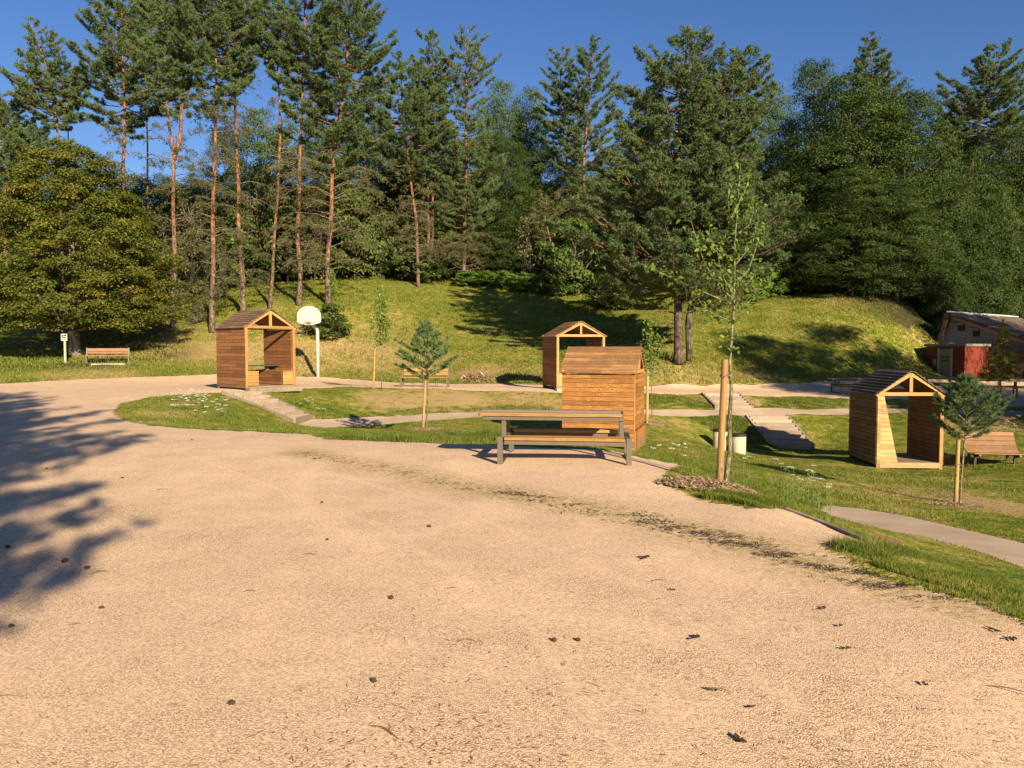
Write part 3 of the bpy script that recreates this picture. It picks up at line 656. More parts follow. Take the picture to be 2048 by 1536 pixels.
# ------------------------------------------------------------------ picnic tables
def picnic_table(loc, rz, label, group=None):
    t = empty('picnic_table', loc, rz, label, 'picnic table', group)
    Lx = 1.757
    def slats(nm, xa, xb, ya, yb, za, zb, n, mt):
        m = MB(); w_ = (yb - ya) / n
        for i in range(n): m.box(xa, xb, ya + i * w_ + .004, ya + (i + 1) * w_ - .004, za, zb)
        return m.build(nm, mt, t, bevel=.005)
    slats('seat', .055, Lx - .055, .0, .27, .375, .42, 2, M['seat_wood'])
    slats('seat', .055, Lx - .055, 1.07, 1.34, .375, .42, 2, M['seat_wood'])
    tp = slats('table_top', -.36, Lx - .10, .36, .94, .675, .725, 4, M['top_wood'])
    m = MB(); m.box(-.34, Lx - .09, .345, .3585, .678, .722); m.build('front_edge', M['seat_wood'], tp)
    m = MB(); m.box(-.30, Lx - .06, .37, .43, .622, .672); m.box(-.30, Lx - .06, .87, .93, .622, .672); m.box(Lx - .098, Lx - .062, .37, .93, .6725, .722); m.build('top_rail', M['steel'], t, bevel=.003)
    for ya in (.03, 1.11):
        m = MB(); m.box(.055, Lx - .055, ya, ya + .2, .315, .372); m.build('seat_rail', M['steel'], t, bevel=.003)
    for x in (0, Lx):
        fr = MB()
        for y in (.0, 1.27): fr.box(x - .036, x + .036, y, y + .07, -.05, .425)
        fr.box(x - .034, x + .034, .072, 1.268, -.02, .055)
        fr.box(x - .034, x + .034, .072, 1.268, .318, .378)
        f = fr.build('end_frame', M['steel'], t, bevel=.004)
        xo = .0 if x == 0 else -.09
        for y in (.40, .86):
            m = MB(); m.box(x + xo - .032, x + xo + .032, y, y + .065, .3785 if xo == 0 else .322, .621); m.build('table_leg', M['steel'], f, bevel=.004)
    return t
picnic_table((-.168, 10.52, .0), R(-7), 'wood and taupe steel picnic table standing alone on the gravel foreground')
x, y, z = at(1684, 786, 36); picnic_table((x, y, H(x, y)), R(-2), 'far picnic table left of the brown hut roof on the ring gravel', 'picnic tables on the far gravel')
x, y, z = at(1862, 786, 37); picnic_table((x, y, H(x, y)), R(-4), 'far picnic table in front of the olive green door', 'picnic tables on the far gravel')
t = empty('long_table', gy(1905, 39), R(-28), 'long pale table set at an angle before the red wall', 'table')
m = MB(); m.box(-.2, 3.2, -.35, .35, .68, .74); m.build('table_top', M['top_wood'], t, bevel=.004)
for yy in (-.75, .75):
    m = MB(); m.box(-.2, 3.2, yy - .14, yy + .14, .38, .43); m.build('seat', M['top_wood'], t)
for x in (.3, 2.7):
    m = MB(); m.box(x - .04, x + .04, -.85, .85, .31, .375); m.box(x - .04, x + .04, -.3, -.22, .376, .679); m.box(x - .04, x + .04, .22, .3, .376, .679); m.box(x - .04, x + .04, -.8, -.72, -.05, .309); m.box(x - .04, x + .04, .72, .8, -.05, .309)
    m.build('end_frame', M['steel'], t)

# ------------------------------------------------------------------ benches
def bench(loc, rz, label, group=None, L=2.0, wm='seat_wood'):
    t = empty('park_bench', loc, rz, label, 'bench', group)
    m = MB()
    for i in range(3): m.box(-L / 2, L / 2, -.28 + i * .15, -.14 + i * .15, .385, .425)
    m.build('seat', M[wm], t, bevel=.004)
    m = MB()
    for i in range(2):
        z0 = .49 + i * .155; y0 = .175 + i * .045
        m.hexa([(-L / 2 + .07, y0, z0), (L / 2 - .07, y0, z0), (L / 2 - .07, y0 + .035, z0 - .01), (-L / 2 + .07, y0 + .035, z0 - .01),
                (-L / 2 + .07, y0 + .04, z0 + .14), (L / 2 - .07, y0 + .04, z0 + .14), (L / 2 - .07, y0 + .075, z0 + .13), (-L / 2 + .07, y0 + .075, z0 + .13)])
    m.build('backrest', M[wm], t, bevel=.004)
    for s in (-1, 1):
        m = MB(); x = s * (L / 2 - .03)
        m.bar((x, -.25, 0), (x, -.25, .383), .05, .07, (0, 1, 0)); m.bar((x, -.29, .355), (x, .2, .355), .05, .05); m.bar((x, .16, .37), (x, .29, .80), .06, .06, (0, 1, 0)); m.bar((x, .17, .34), (x, .22, 0), .05, .06, (0, 1, 0))
        m.build('side_frame', M['steel'], t)
    for x in (-.5, -.05, .05, .5):
        m = MB()
        m.tube([(x - .04, -.05, .37), (x - .04, -.05, 0)], .009, 6); m.tube([(x + .04, -.05, .37), (x + .04, -.05, 0)], .009, 6); m.build('rod', M['steel_dark'], t)
    return t
x, y, z = at(850, 775, 32.3); bench((x, y, H(x, y)), R(-3), 'pale slatted bench behind the young staked pine in the centre')
x, y, z = at(216, 727, 40); bench((x, y, H(x, y) + .02), R(24), 'brown slatted bench under the big olive green tree', wm='slat_brown')
t = MB(); x, y, z = at(216, 727, 40); t.box(-.75, .8, -.42, .35, -.15, .022); o = t.build('concrete_pad', M['concrete']); o.location = (x, y, H(x, y)); o.rotation_euler = (0, 0, R(24)); tag(o, 'thin pale concrete pad under the bench below the olive tree', 'pad')
# curved slatted lounger
t = empty('slatted_lounger', gy(1988, 22.2), R(-9), 'wide brown slatted lounger low on the grass at the right edge', 'lounger')
prof = [(-.62, .34), (-.46, .30), (-.30, .285), (-.12, .30), (.02, .38), (.12, .50), (.20, .63), (.27, .76), (.33, .88)]
m = MB()
for (ya, za), (yb, zb) in zip(prof[:-1], prof[1:]):
    a = Vector((0, ya, za)); b = Vector((0, yb, zb)); d = (b - a).normalized(); a += d * .005; b -= d * .005
    n = Vector((0, -d.z, d.y)) * .03
    m.hexa([(-.7, a.y, a.z), (.7, a.y, a.z), (.7, b.y, b.z), (-.7, b.y, b.z), (-.7, a.y + n.y, a.z + n.z), (.7, a.y + n.y, a.z + n.z), (.7, b.y + n.y, b.z + n.z), (-.7, b.y + n.y, b.z + n.z)])
m.build('slats', M['slat_brown'], t, bevel=.003)
for x in (-.55, .5):
    m = MB(); m.tube([(x, y, z - .03) for y, z in prof], .03, 8); m.bar((x, -.3, .26), (x, -.25, -.1), .06, .06, (0, 1, 0)); m.bar((x, .1, .45), (x, .2, -.1), .06, .06, (0, 1, 0)); m.build('side_frame', M['steel_dark'], t)

# ------------------------------------------------------------------ basketball hoop
x, y, z = at(636, 757, 42.5); z = H(x, y)
t = empty('basketball_hoop', (x, y, z), R(2), 'white basketball hoop with fan shaped backboard on a white pole', 'basketball hoop')
m = MB(); m.tube([(0, 0, -.1), (0, 0, 2.55), (-.04, -.08, 2.72), (-.28, -.50, 2.98), (-.30, -.62, 3.0)], [.10, .095, .09, .075, .07], 12); m.build('pole', M['white'], t, smooth=True)
bx, by = -.28, -.75
out = [(-.52, 2.95), (-.64, 3.02), (-.645, 3.35)] + [(.645 * math.cos(a), 3.35 + .54 * math.sin(a)) for a in np.linspace(math.pi, 0, 19)[1:-1]] + [(.645, 3.35), (.64, 3.02), (.52, 2.95), (.16, 2.86), (-.16, 2.86)]
def slab_poly(out, y0, y1):
    n = len(out); m = MB(); vs = [(a + bx, y0, b) for a, b in out] + [(a + bx, y1, b) for a, b in out]
    m.add(vs, [tuple(range(n)), tuple(range(2 * n - 1, n - 1, -1))] + [(i, i + n, (i + 1) % n + n, (i + 1) % n) for i in range(n)]); return m
slab_poly(out, by, by + .04).build('backboard', M['board_white'], t)
m = MB(); m.box(bx - .32, bx + .32, by - .012, by - .002, 3.06, 3.50); m.build('target_panel', M['board_light'], t)
m = MB(); ring = [(bx - .02 + .225 * math.cos(a), by - .33 + .225 * math.sin(a), 3.0) for a in np.linspace(0, 2 * math.pi, 25)]
m.tube(ring, .012, 6, False); m.box(bx - .09, bx + .07, by - .12, by - .013, 2.94, 3.02); m.build('ring', M['red'], t)
m = MB(); m.box(bx - .15, bx + .15, by + .042, by + .14, 2.98, 3.2); m.build('bracket', M['white'], t)

# ------------------------------------------------------------------ sign, bins
x, y, z = gy(131, 39.6)
t = empty('sign_post', (x, y, z), R(-8), 'small square white sign on a slim pale post left of the bench', 'sign')
m = MB(); m.box(-.045, .045, -.03, .03, -.1, 1.28); m.build('post', M['frame_light'], t)
m = MB(); m.box(-.17, .17, -.055, -.032, 1.20, 1.56); p = m.build('panel', M['white'], t)
m = MB()
for (a, b, c, d) in ((-.12, -.03, 1.40, 1.50), (.0, .12, 1.43, 1.51), (-.08, .10, 1.33, 1.385), (-.11, -.05, 1.25, 1.31), (.02, .09, 1.25, 1.29)): m.box(a, b, -.0585, -.0555, c, d)
m.build('picture', M['steel_dark'], p)
bx_ = [(1477, 907, 26.3, 'cream cylindrical bin with black rim, right one beside the sapling trunk'), (1440, 904, 26.7, 'cream cylindrical bin with black rim, left one behind the wooden stake')]
for px, py, Y, lb in bx_:
    x, y, z = at(px, py, Y); z = H(x, y)
    t = empty('litter_bin', (x, y, z), 0, lb, 'bin', 'round bins at the foot of the bank')
    m = MB(); r0 = .25
    m.tube([(0, 0, -.1), (0, 0, .03), (0, 0, .64)], [.235, .24, .245], 28); m.build('body', M['cream'], t, smooth=False).data.polygons.foreach_set('use_smooth', [True] * (28 * 2) + [False] * 2)
    m = MB(); m.tube([(0, 0, .625), (0, 0, .70)], [.258, .258], 28); m.build('rim', M['rim'], t)
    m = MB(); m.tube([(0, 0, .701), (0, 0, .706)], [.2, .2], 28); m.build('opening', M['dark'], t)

# ------------------------------------------------------------------ stairs
def stair(TL, TR, BL, BR, n, label, kerb=True, lift=.035):
    TL, TR, BL, BR = (Vector(G(*p)) for p in (TL, TR, BL, BR))
    c = (TL + TR + BL + BR) / 4; t = empty('garden_stair', c, 0, label, 'stairs')
    zt = (TL.z + TR.z) / 2 + .03; zb = (BL.z + BR.z) / 2 + .02
    for i in range(n):
        f0, f1 = i / n, (i + 1) / n
        a, b = TL.lerp(BL, f0), TR.lerp(BR, f0); d, e = TL.lerp(BL, f1), TR.lerp(BR, f1)
        zz = zt + (zb - zt) * f0 + lift
        for v in (a, b, d, e): v.z = 0
        q = [d - c, e - c, b - c, a - c]
        m = MB(); m.hexa([Vector((v.x, v.y, zz - .35 - c.z)) for v in q] + [Vector((v.x, v.y, zz - c.z)) for v in q])
        m.build('tread', M['tread'], t)
        dd = (d - a); dd.z = 0; dd = dd.normalized() * .055
        q = [d + dd * .55, e + dd * .55, e - dd * .4, d - dd * .4]
        m = MB(); m.hexa([Vector((v.x - c.x, v.y - c.y, zz - .30 - c.z)) for v in q] + [Vector((v.x - c.x, v.y - c.y, zz + .004 - c.z)) for v in q])
        m.build('riser', M['stair_wood'], t)
    if kerb:
        for a, b, s in ((TL, BL, -1), (TR, BR, 1)):
            ac = (TR - TL).normalized() * .055 * s; ac.z = 0
            A = Vector((a.x, a.y, zt + lift - .06)) + ac - c; B = Vector((b.x, b.y, zb + lift - .06)) + ac - c
            m = MB(); m.bar(A, B, .07, .24); m.build('side_beam', M['stair_wood'], t)
k = NT('stair_gravel'); co = k.coord()
cc = k.mix(k.rng(k.noise(co, 60, 3, .6), .35, .65), (.46, .345, .24), (.64, .48, .335))
M['tread'] = k.out(k.princ(cc, .95, k.bump(k.noise(co, 70, 3, .6), .5, .01), spec=.1))
stair((448, 789), (508, 784), (592, 847), (624, 838), 7, 'wide gravel and timber steps running down beside the left hut')
stair((1406, 788), (1474, 791), (1434, 817), (1503, 817), 6, 'short timber edged steps between the gravel ring and the middle footpath')
stair((1494, 833), (1570, 835), (1541, 889), (1624, 898), 8, 'lower timber steps into the basin, half shaded by the brown hut')
# timber edging of the foreground gravel
m = MB(); pts = [Vector(G(*p)) for p in ((1572, 1021), (1650, 1050), (1741, 1087))]
for a, b in zip(pts[:-1], pts[1:]): m.bar(a + Vector((0, 0, -.03)), b + Vector((0, 0, -.03)), .05, .12)
tag(m.build('timber_edging', M['stair_wood']), 'weathered timber edging along the right corner of the gravel', 'edging')
p = Vector(G(1775, 1086)); m = MB(); m.box(-.26, .26, -.14, .14, -.1, .035); o = m.build('inspection_cover', M['rust'], bevel=.01); o.location = p; gx, gy_ = H(p.x + .3, p.y) - H(p.x - .3, p.y), H(p.x, p.y + .3) - H(p.x, p.y - .3); o.rotation_euler = (Vector((-gx / .6, -gy_ / .6, 1)).to_track_quat('Z', 'Y').to_matrix() @ Matrix.Rotation(R(-33), 3, 'Z')).to_euler(); tag(o, 'small rusty brown cover plate lying in the grass beside the gravel corner', 'cover plate')

# ------------------------------------------------------------------ building at the right
Pk = Vector(at(1901, 624, 51)); wdir = Vector((math.cos(R(40)), math.sin(R(40)), 0)); udir = Vector((wdir.y, -wdir.x, 0))
zb = -.6
t = empty('pavilion_building', (Pk.x, Pk.y, zb), 0, 'low building with mossy sloping roof and grey rendered gable at the right edge', 'building')
O = Vector((Pk.x, Pk.y, zb)); hp = Pk.z - zb
def loc_(u, w_, z): return udir * u + wdir * w_ + Vector((0, 0, z))
slope = math.tan(R(21.5)); Lu = 9.5; Lw = 13
m = MB()   # gable wall
pts = [(-1.25, 0), (-1.05, .6), (-.12, hp - .22), (Lu - .8, hp - .22 - slope * (Lu - .8)), (Lu - .8, 0)]
vs = [loc_(u, .25, z) for u, z in pts] + [loc_(u, .55, z) for u, z in pts]; n = len(pts)
m.add(vs, [tuple(range(n)), tuple(range(2 * n - 1, n - 1, -1))] + [(i, i + n, (i + 1) % n + n, (i + 1) % n) for i in range(n)]); m.build('gable_wall', M['wall_grey'], t)
m = MB(); m.bar(loc_(-1.2, .20, .2), loc_(-.12, .20, hp - .28), .12, .09, udir); m.bar(loc_(-.12, .20, hp - .30), loc_(6.5, .20, hp - .30 - slope * 6.6), .12, .16, (0, 0, 1)); m.build('wall_band', M['wall_frame'], t)
for (px, py) in ((1923, 656), (1953, 667)):
    a, b = ray(px, py); u = (px - 1903) / 50 * 1.45; z = None
    # intersect with the wall plane
    nrm = wdir; base = O + wdir * .25; dv = Vector((a, 1, b)); s = (base - Vector((0, 0, CH))).dot(nrm) / dv.dot(nrm); q = Vector((0, 0, CH)) + dv * s - O
    m = MB(); qq = [q - udir * .2 - Vector((0, 0, .2)), q + udir * .2 - Vector((0, 0, .2)), q + udir * .2 + Vector((0, 0, .2)), q - udir * .2 + Vector((0, 0, .2))]
    m.hexa([v - wdir * .025 for v in qq] + [v + wdir * .01 for v in qq]); wn_ = m.build('window', M['dark'], t)
    m = MB(); c_ = q - wdir * .10 + Vector((0, 0, .26)); m.bar(c_ - udir * .42, c_ + udir * .2, .16, .14, (0, 0, 1)); m.build('lintel', M['wall_grey'], wn_)
m = MB()   # roof slab right slope
th = .12
def roofq(u0, u1, w0, w1, z0, z1, mb):
    q = [loc_(u0, w0, z0), loc_(u1, w0, z1), loc_(u1, w1, z1), loc_(u0, w1, z0)]
    mb.hexa([v - Vector((0, 0, th)) for v in q] + q)
roofq(0, Lu, -.25, Lw, hp, hp - slope * Lu, m); rf = m.build('roof', M['rooftile'], t)
m = MB(); m.bar(loc_(-.05, -.3, hp + .02), loc_(-.05, Lw, hp + .02), .16, .08); 
m.build('ridge_flashing', M['flash'], rf)
for k_ in range(5):
    m = MB(); c_ = loc_(.30, 1.0 + 1.6 * k_, hp - slope * .30 + .06); m.bar(c_ - wdir * .2, c_ + wdir * .2, .22, .10); m.build('roof_vent', M['flash'], rf)
m = MB(); m.bar(loc_(0.05, -.27, hp - .11), loc_(Lu, -.27, hp - .11 - slope * Lu), .06, .17, (0, 0, 1)); m.bar(loc_(-.02, -.22, hp - .05), loc_(-1.5, -.22, 0), .10, .20, udir); m.build('fascia', M['darkwood'], t)
m = MB(); q = [loc_(-.05, -.2, hp - .02), loc_(-1.45, -.2, 0), loc_(-1.45, Lw, 0), loc_(-.05, Lw, hp - .02)]
m.hexa([v + udir * .12 for v in q] + q); m.build('steep_roof_side', M['darkwood'], t)
m = MB(); m.bar(loc_(1.8, -.35, 1.05), loc_(9.0, -.35, 1.05), .35, 2.1, (0, 0, 1)); m.build('veranda_wall', M['darkwood'], t)
for i in range(7):
    m = MB(); m.bar(loc_(3.0 + i * .9, -.60, 0), loc_(3.0 + i * .9, -.60, 1.0), .04, .04, wdir); m.build('railing_bar', M['wall_red'], t)
# red shed in front
A = Vector(at(1928, 758, 46.2)); A.z = H(A.x, A.y); L_ = Vector(at(1851, 756, 49.2)); R_ = Vector(at(1975, 760, 48.2))
t = empty('red_shed', A, 0, 'low red shed with an olive green door and flat grey roof beside the building', 'shed')
hS = 2.15; lv = Vector((L_.x - A.x, L_.y - A.y, 0)); rv = Vector((R_.x - A.x, R_.y - A.y, 0))
q = [Vector((0, 0, 0)), rv, rv + lv, lv]
m = MB(); m.hexa([v + Vector((0, 0, -.3)) for v in q] + [v + Vector((0, 0, hS)) for v in q]); m.build('wall', M['redwall'], t)
cen = (rv + lv) / 2; q2 = [cen + (v - cen) * 1.08 for v in q]
m = MB(); m.hexa([v + Vector((0, 0, hS + .003)) for v in q2] + [v + Vector((0, 0, hS + .16)) for v in q2]); m.build('roof', M['slab'], t)
ln = lv.normalized(); ll = lv.length; nn = Vector((-ln.y, ln.x, 0)); nn = nn if nn.y < 0 else -nn
def panel(a, b, z0, z1, o0, o1, nm, mt, par):
    q = [ln * (ll * a) , ln * (ll * b)]; m = MB()
    m.hexa([q[0] + nn * o0 + Vector((0, 0, z0)), q[1] + nn * o0 + Vector((0, 0, z0)), q[1] + nn * o1 + Vector((0, 0, z0)), q[0] + nn * o1 + Vector((0, 0, z0)),
            q[0] + nn * o0 + Vector((0, 0, z1)), q[1] + nn * o0 + Vector((0, 0, z1)), q[1] + nn * o1 + Vector((0, 0, z1)), q[0] + nn * o1 + Vector((0, 0, z1))])
    return m.build(nm, mt, par)
dr = panel(.32, .62, -.05, 2.0, .004, .03, 'door', M['door_green'], t)
panel(.62, .67, -.05, 2.05, .004, .06, 'door_frame', M['frame_light'], dr); panel(.29, .32, -.05, 2.05, .004, .05, 'door_frame', M['frame_light'], dr)
panel(.38, .56, 1.45, 1.52, .031, .034, 'vent_slit', M['dark'], dr); panel(.38, .56, 1.25, 1.3, .031, .034, 'vent_slit', M['dark'], dr)
panel(.72, .80, .95, 1.35, .004, .02, 'notice', M['wall_frame'], t)

# ------------------------------------------------------------------ litter on the gravel, mulch, flowers
def cone_obj(p, s, label, group):
    s *= .8
    m = MB(); a = random.uniform(0, 6.28)
    pts = []; rad = []
    for i in range(7):
        f = i / 6; pts.append(Vector((math.cos(a), math.sin(a), .12)) * (f - .5) * s * 1.5 + Vector((0, 0, s * .42))); rad.append(s * .5 * (math.sin(math.pi * min(1, .18 + f * .8)) ** .7) * (1 + .25 * (-1) ** i))
    m.tube(pts, rad, 9); o = m.build('pine_cone', M['cone']); o.location = p; tag(o, label, 'pine cone', group)
for px, py, s, lb in ((131, 1124, .042, 'largest dark pine cone, at the edge of the tree shadow on the left gravel'), (175, 1138, .036, 'pine cone just right of the largest cone near the tree shadow'), (15, 1096, .035, 'pine cone lying in the tree shadow at the left edge'), (783, 1198, .034, 'lone pine cone low left of the middle of the gravel'),
                      (644, 1006, .026, None), (462, 1410, .030, None), (245, 957, .030, None), (858, 1054, .032, None), (93, 938, .028, None), (1108, 1282, .028, None), (1157, 1282, .026, None), (204, 1218, .028, None), (22, 1255, .03, None), (384, 880, .028, None), (748, 1365, .03, None), (655, 1080, .024, None)):
    cone_obj(G(px, py), s, lb or 'small dark pine cone lying on the open gravel', None if lb else 'small pine cones scattered on the gravel')
def leaf_obj(p, s, label, group, seed):
    r = random.Random(seed); m = MB(); s *= .78
    for k_ in range(r.randint(3, 5)):
        a = r.uniform(0, 6.28); l = s * r.uniform(.5, 1); d = Vector((math.cos(a), math.sin(a), 0)); e = Vector((-d.y, d.x, 0)) * l * r.uniform(.18, .3)
        b = Vector((r.uniform(-.3, .3) * s, r.uniform(-.15, .15) * s, .004)); z1, z2 = r.uniform(.05, .18) * s, r.uniform(0, .1) * s
        up = Vector((0, 0, 1)); q = [b, b + d * l * .45 + e + up * z1, b + d * l * .95 + up * z2, b + d * l * .5 - e + up * z1 * .4]
        m.add(q + [v + up * .004 for v in q], [(0, 3, 2, 1), (4, 5, 6, 7), (0, 1, 5, 4), (1, 2, 6, 5), (2, 3, 7, 6), (3, 0, 4, 7)])
    o = m.build('dead_leaf', M['leafdark']); o.location = p; o.rotation_euler[2] = r.uniform(0, 6); tag(o, label, 'dead leaf', group)
for i, (px, py, s, lb) in enumerate(((1288, 1117, .095, 'curled black leaf clump just below the mossy line'), (1398, 1278, .075, 'black crumpled leaf right of centre on the gravel'), (1468, 1482, .075, 'black leaf nearest the bottom edge of the photo'), (632, 918, .13, 'dark leaf clump at the left start of the mossy line'),
        (1850, 1371, .05, None), (1990, 1262, .07, None), (2026, 1280, .07, None), (1500, 1416, .04, None), (1678, 1254, .05, None), (1648, 1218, .05, None), (1425, 1380, .05, None), (1694, 1299, .05, None), (1342, 1180, .04, None))):
    leaf_obj(G(px, py), s, lb or 'small blackened leaf scrap on the right hand gravel', None if lb else 'blackened leaf scraps on the gravel', i)
for i, (px, py, L, a) in enumerate(((200, 1147, .12, .5), (770, 1468, .17, -.5), (15, 1396, .16, .35), (905, 1178, .07, .3), (325, 980, .12, -.1), (1440, 1384, .12, -.7), (935, 1285, .10, -.1), (500, 1185, .08, .3), (2030, 1385, .2, -.4), (620, 1110, .10, .1), (1320, 1162, .10, 0), (150, 1252, .08, .0))):
    m = MB(); p = [Vector(((f - .5) * L, math.sin(f * 3 + i) * L * .12, .006 + .01 * math.sin(f * 3.1))) for f in np.linspace(0, 1, 6)]
    m.tube(p, [.0035, .0035, .003, .003, .002, .0012], 5); o = m.build('twig', M['litter']); o.location = G(px, py); o.rotation_euler[2] = a; 
    lbs = {0: 'curved brown twig right of the pine cones on the left gravel', 1: 'thin forked looking twig near the bottom left of centre', 2: 'short thick twig at the far lower left edge', 8: 'long twig at the lower right edge'}
    tag(o, lbs.get(i, 'short thin twig lying on the pale gravel'), 'twig', None if i in lbs else 'thin twigs scattered on the gravel')
def quads(name, P, L, Wd, mt, label, kind='stuff', parent=None, flat=.25, tint=None):
    n = len(P); a = rng.uniform(0, 2 * np.pi, n); D = np.stack([np.cos(a), np.sin(a), rng.uniform(-flat, flat, n)], 1) * (L / 2)[:, None]
    S = np.stack([-np.sin(a), np.cos(a), rng.uniform(-flat, flat, n)], 1) * (Wd / 2)[:, None]
    V = np.stack([P - D - S * .4, P + S, P + D + S * .3, P - S], 1).reshape(-1, 3); F_ = np.arange(n)[:, None] * 4 + np.arange(4)[None]
    o = mesh_np(name, V, [F_], mt, parent, attrs=dict(tint=np.repeat(rng.random(n), 4)))
    if label: tag(o, label, None, None, kind)
    return o
# fine needles / bits on the gravel
X, Y, r, g, pa = scatter_polar(46000, 1.8, 22, -36, 36, lambda X, Y, g, pa: g > .02)
md = ldist(np.stack([X, Y], 1), moss); keep = rng.random(len(X)) < np.where(md < .3, 1.0, .16 + .5 * (nz(X * .7, Y * .7) > .3) * .5)
X, Y = X[keep], Y[keep]
quads('gravel_litter', np.stack([X, Y, Hn(X, Y) + .006], 1), rng.uniform(.012, .05, len(X)), rng.uniform(.002, .006, len(X)), M['litter'], 'fine needles and scraps scattered over the gravel', flat=.15)
q = []
for a, b in zip(moss[:-1], moss[1:]):
    n = 520; f = rng.random(n)[:, None]; q.append(np.array(a) * (1 - f) + np.array(b) * f + rng.normal(0, .13, (n, 2)))
q = np.concatenate(q); keep = nz(q[:, 0] * 2.5, q[:, 1] * 4) + rng.normal(0, .3, len(q)) > .1; q = q[keep]
quads('moss_debris', np.c_[q, Hn(q[:, 0], q[:, 1]) + .008], rng.uniform(.02, .06, len(q)), rng.uniform(.006, .014, len(q)), M['leafdark'], 'dark mossy debris washed into a line across the gravel', flat=.3)
def mulch(px, py, rad, label, n=900, Y=None):
    c = G(px, py) if Y is None else (lambda a: (a[0], a[1], H(a[0], a[1])))(at(px, py, Y))
    a = rng.uniform(0, 2 * np.pi, n); rr = rad * np.sqrt(rng.random(n)) * (1 + .15 * np.sin(a * 3 + px)); X = c[0] + np.cos(a) * rr * 1.15; Y_ = c[1] + np.sin(a) * rr
    Z = Hn(X, Y_) + .02 + .05 * np.clip(1 - rr / rad, 0, 1)
    t = empty('mulch_ring', c, 0, label, 'mulch')
    # mound under the chips
    A = np.linspace(0, 2 * np.pi, 33)[:-1]; vs = [(0, 0, .06)]; fs = []
    for k_, f in enumerate((.35, .7, 1.0)):
        for al in A: 
            x, y = c[0] + math.cos(al) * rad * f * 1.15 * (1 + .12 * math.sin(al * 3 + px)), c[1] + math.sin(al) * rad * f * (1 + .12 * math.sin(al * 3 + px))
            vs.append((x - c[0], y - c[1], H(x, y) - c[2] + (.055, .04, -.02)[k_]))
    for j in range(32): fs.append((0, 1 + j, 1 + (j + 1) % 32))
    for k_ in range(2):
        for j in range(32): a0 = 1 + k_ * 32; fs.append((a0 + j, a0 + 32 + j, a0 + 32 + (j + 1) % 32, a0 + (j + 1) % 32))
    m = MB(); m.add(vs, fs); m.build('mulch_mound', M['mulch'], t, smooth=True)
    o = quads('wood_chips', np.stack([X - c[0], Y_ - c[1], Z + .01 - c[2]], 1), rng.uniform(.03, .09, n), rng.uniform(.012, .03, n), M['chips'], None, parent=t, flat=.5); o['kind'] = 'stuff'
k = NT('mulch_bed'); co = k.coord(); nn_ = k.noise(co, 18, 4, .7)
M['mulch'] = k.out(k.princ(k.ramp(nn_, [(.3, (.14, .085, .05)), (.55, (.30, .195, .12)), (.75, (.42, .30, .19))]), .95, k.bump(nn_, .8, .03)))
mulch(1425, 974, .50, 'bark mulch heap around the tall staked sapling at the gravel edge', 2600)
mulch(1915, 1014, .42, 'bark mulch ring under the dark young pine on the right lawn', 1200)
mulch(1308, 832, .40, 'small mulch ring beside the honey coloured hut', 400, 27.5)
mulch(2000, 818, .45, 'pale mulch ring under the golden larch sapling', 300, 28.5)
mulch(852, 856, .40, 'sparse mulch ring under the young pine in the centre', 200, 19.8)

def Gh(px, py, h):
    a, b = ray(px, py); Ys = np.linspace(9.9, 15, 200); d = CH + b * Ys - Hn(a * Ys, Ys) - h
    i = int(np.argmin(np.abs(d))); return (a * Ys[i], Ys[i], H(a * Ys[i], Ys[i]))
def umbel(base, h, rad, seed, label, group):
    r = random.Random(seed); t = empty('wild_carrot', base, r.uniform(0, 6), label, 'flower', group)
    m = MB(); lean = Vector((r.uniform(-.06, .06), r.uniform(-.06, .06), 0)); top = Vector((lean.x * 2, lean.y * 2, h))
    m.tube([(0, 0, -.03), Vector((0, 0, h * .5)) + lean * .6, top - Vector((0, 0, .03))], [.004, .003, .0025], 5)
    for k_ in range(5):
        a = r.uniform(0, 6.28); z = r.uniform(.1, .6) * h; m.tube([Vector((0, 0, z)) + lean * .5, Vector((math.cos(a) * .07, math.sin(a) * .07, z + .07))], [.002, .004], 4)
    m.build('stem', M['stem'], t)
    V, Fc = [], []; n = 150
    vs = []
    for i in range(n):
        rr = rad * math.sqrt(r.random()); a = r.uniform(0, 6.28); c = top + Vector((math.cos(a) * rr, math.sin(a) * rr, -.25 * rr * rr / rad + r.uniform(-.004, .004))); s = rad * .11; b0 = len(vs)
        d = Vector((r.uniform(-1, 1), r.uniform(-1, 1), r.uniform(-.4, .4))) * s; e = d.cross(Vector((0, 0, 1)))
        vs += [c - d, c + e, c + d, c - e]; Fc.append((b0, b0 + 1, b0 + 2, b0 + 3))
    m = MB(); m.add(vs, Fc); m.build('flower_head', M['flower'], t)
    m = MB()
    for i in range(10):
        a = i * .628; m.tube([top - Vector((0, 0, .03)), top + Vector((math.cos(a) * rad * .7, math.sin(a) * rad * .7, -.008))], .0015, 4)
    m.build('rays', M['stem'], t)
fl = [(1559, 957), (1588, 951), (1606, 950), (1638, 957), (1594, 958), (1568, 973), (1574, 989), (1592, 988), (1604, 980), (1619, 982), (1630, 969), (1628, 990), (1662, 991), (1663, 1012), (1617, 1002), (1641, 1004), (1486, 932), (1494, 939), (1622, 930), (1500, 918), (1540, 942), (1655, 1025), (1600, 1010)]
fb = {2: 'largest white umbel of the wild carrots beside the gravel corner', 13: 'wild carrot umbel nearest the start of the lower footpath'}
for i, (px, py) in enumerate(fl):
    h = random.Random(i).uniform(.38, .62); b = Gh(px, py, h); umbel(b, h, .062 if i in fb else random.Random(i + 50).uniform(.032, .052), i, fb.get(i, 'white wild carrot umbel on a thin stem beside the gravel corner'), None if i in fb else 'wild carrots beside the gravel corner')
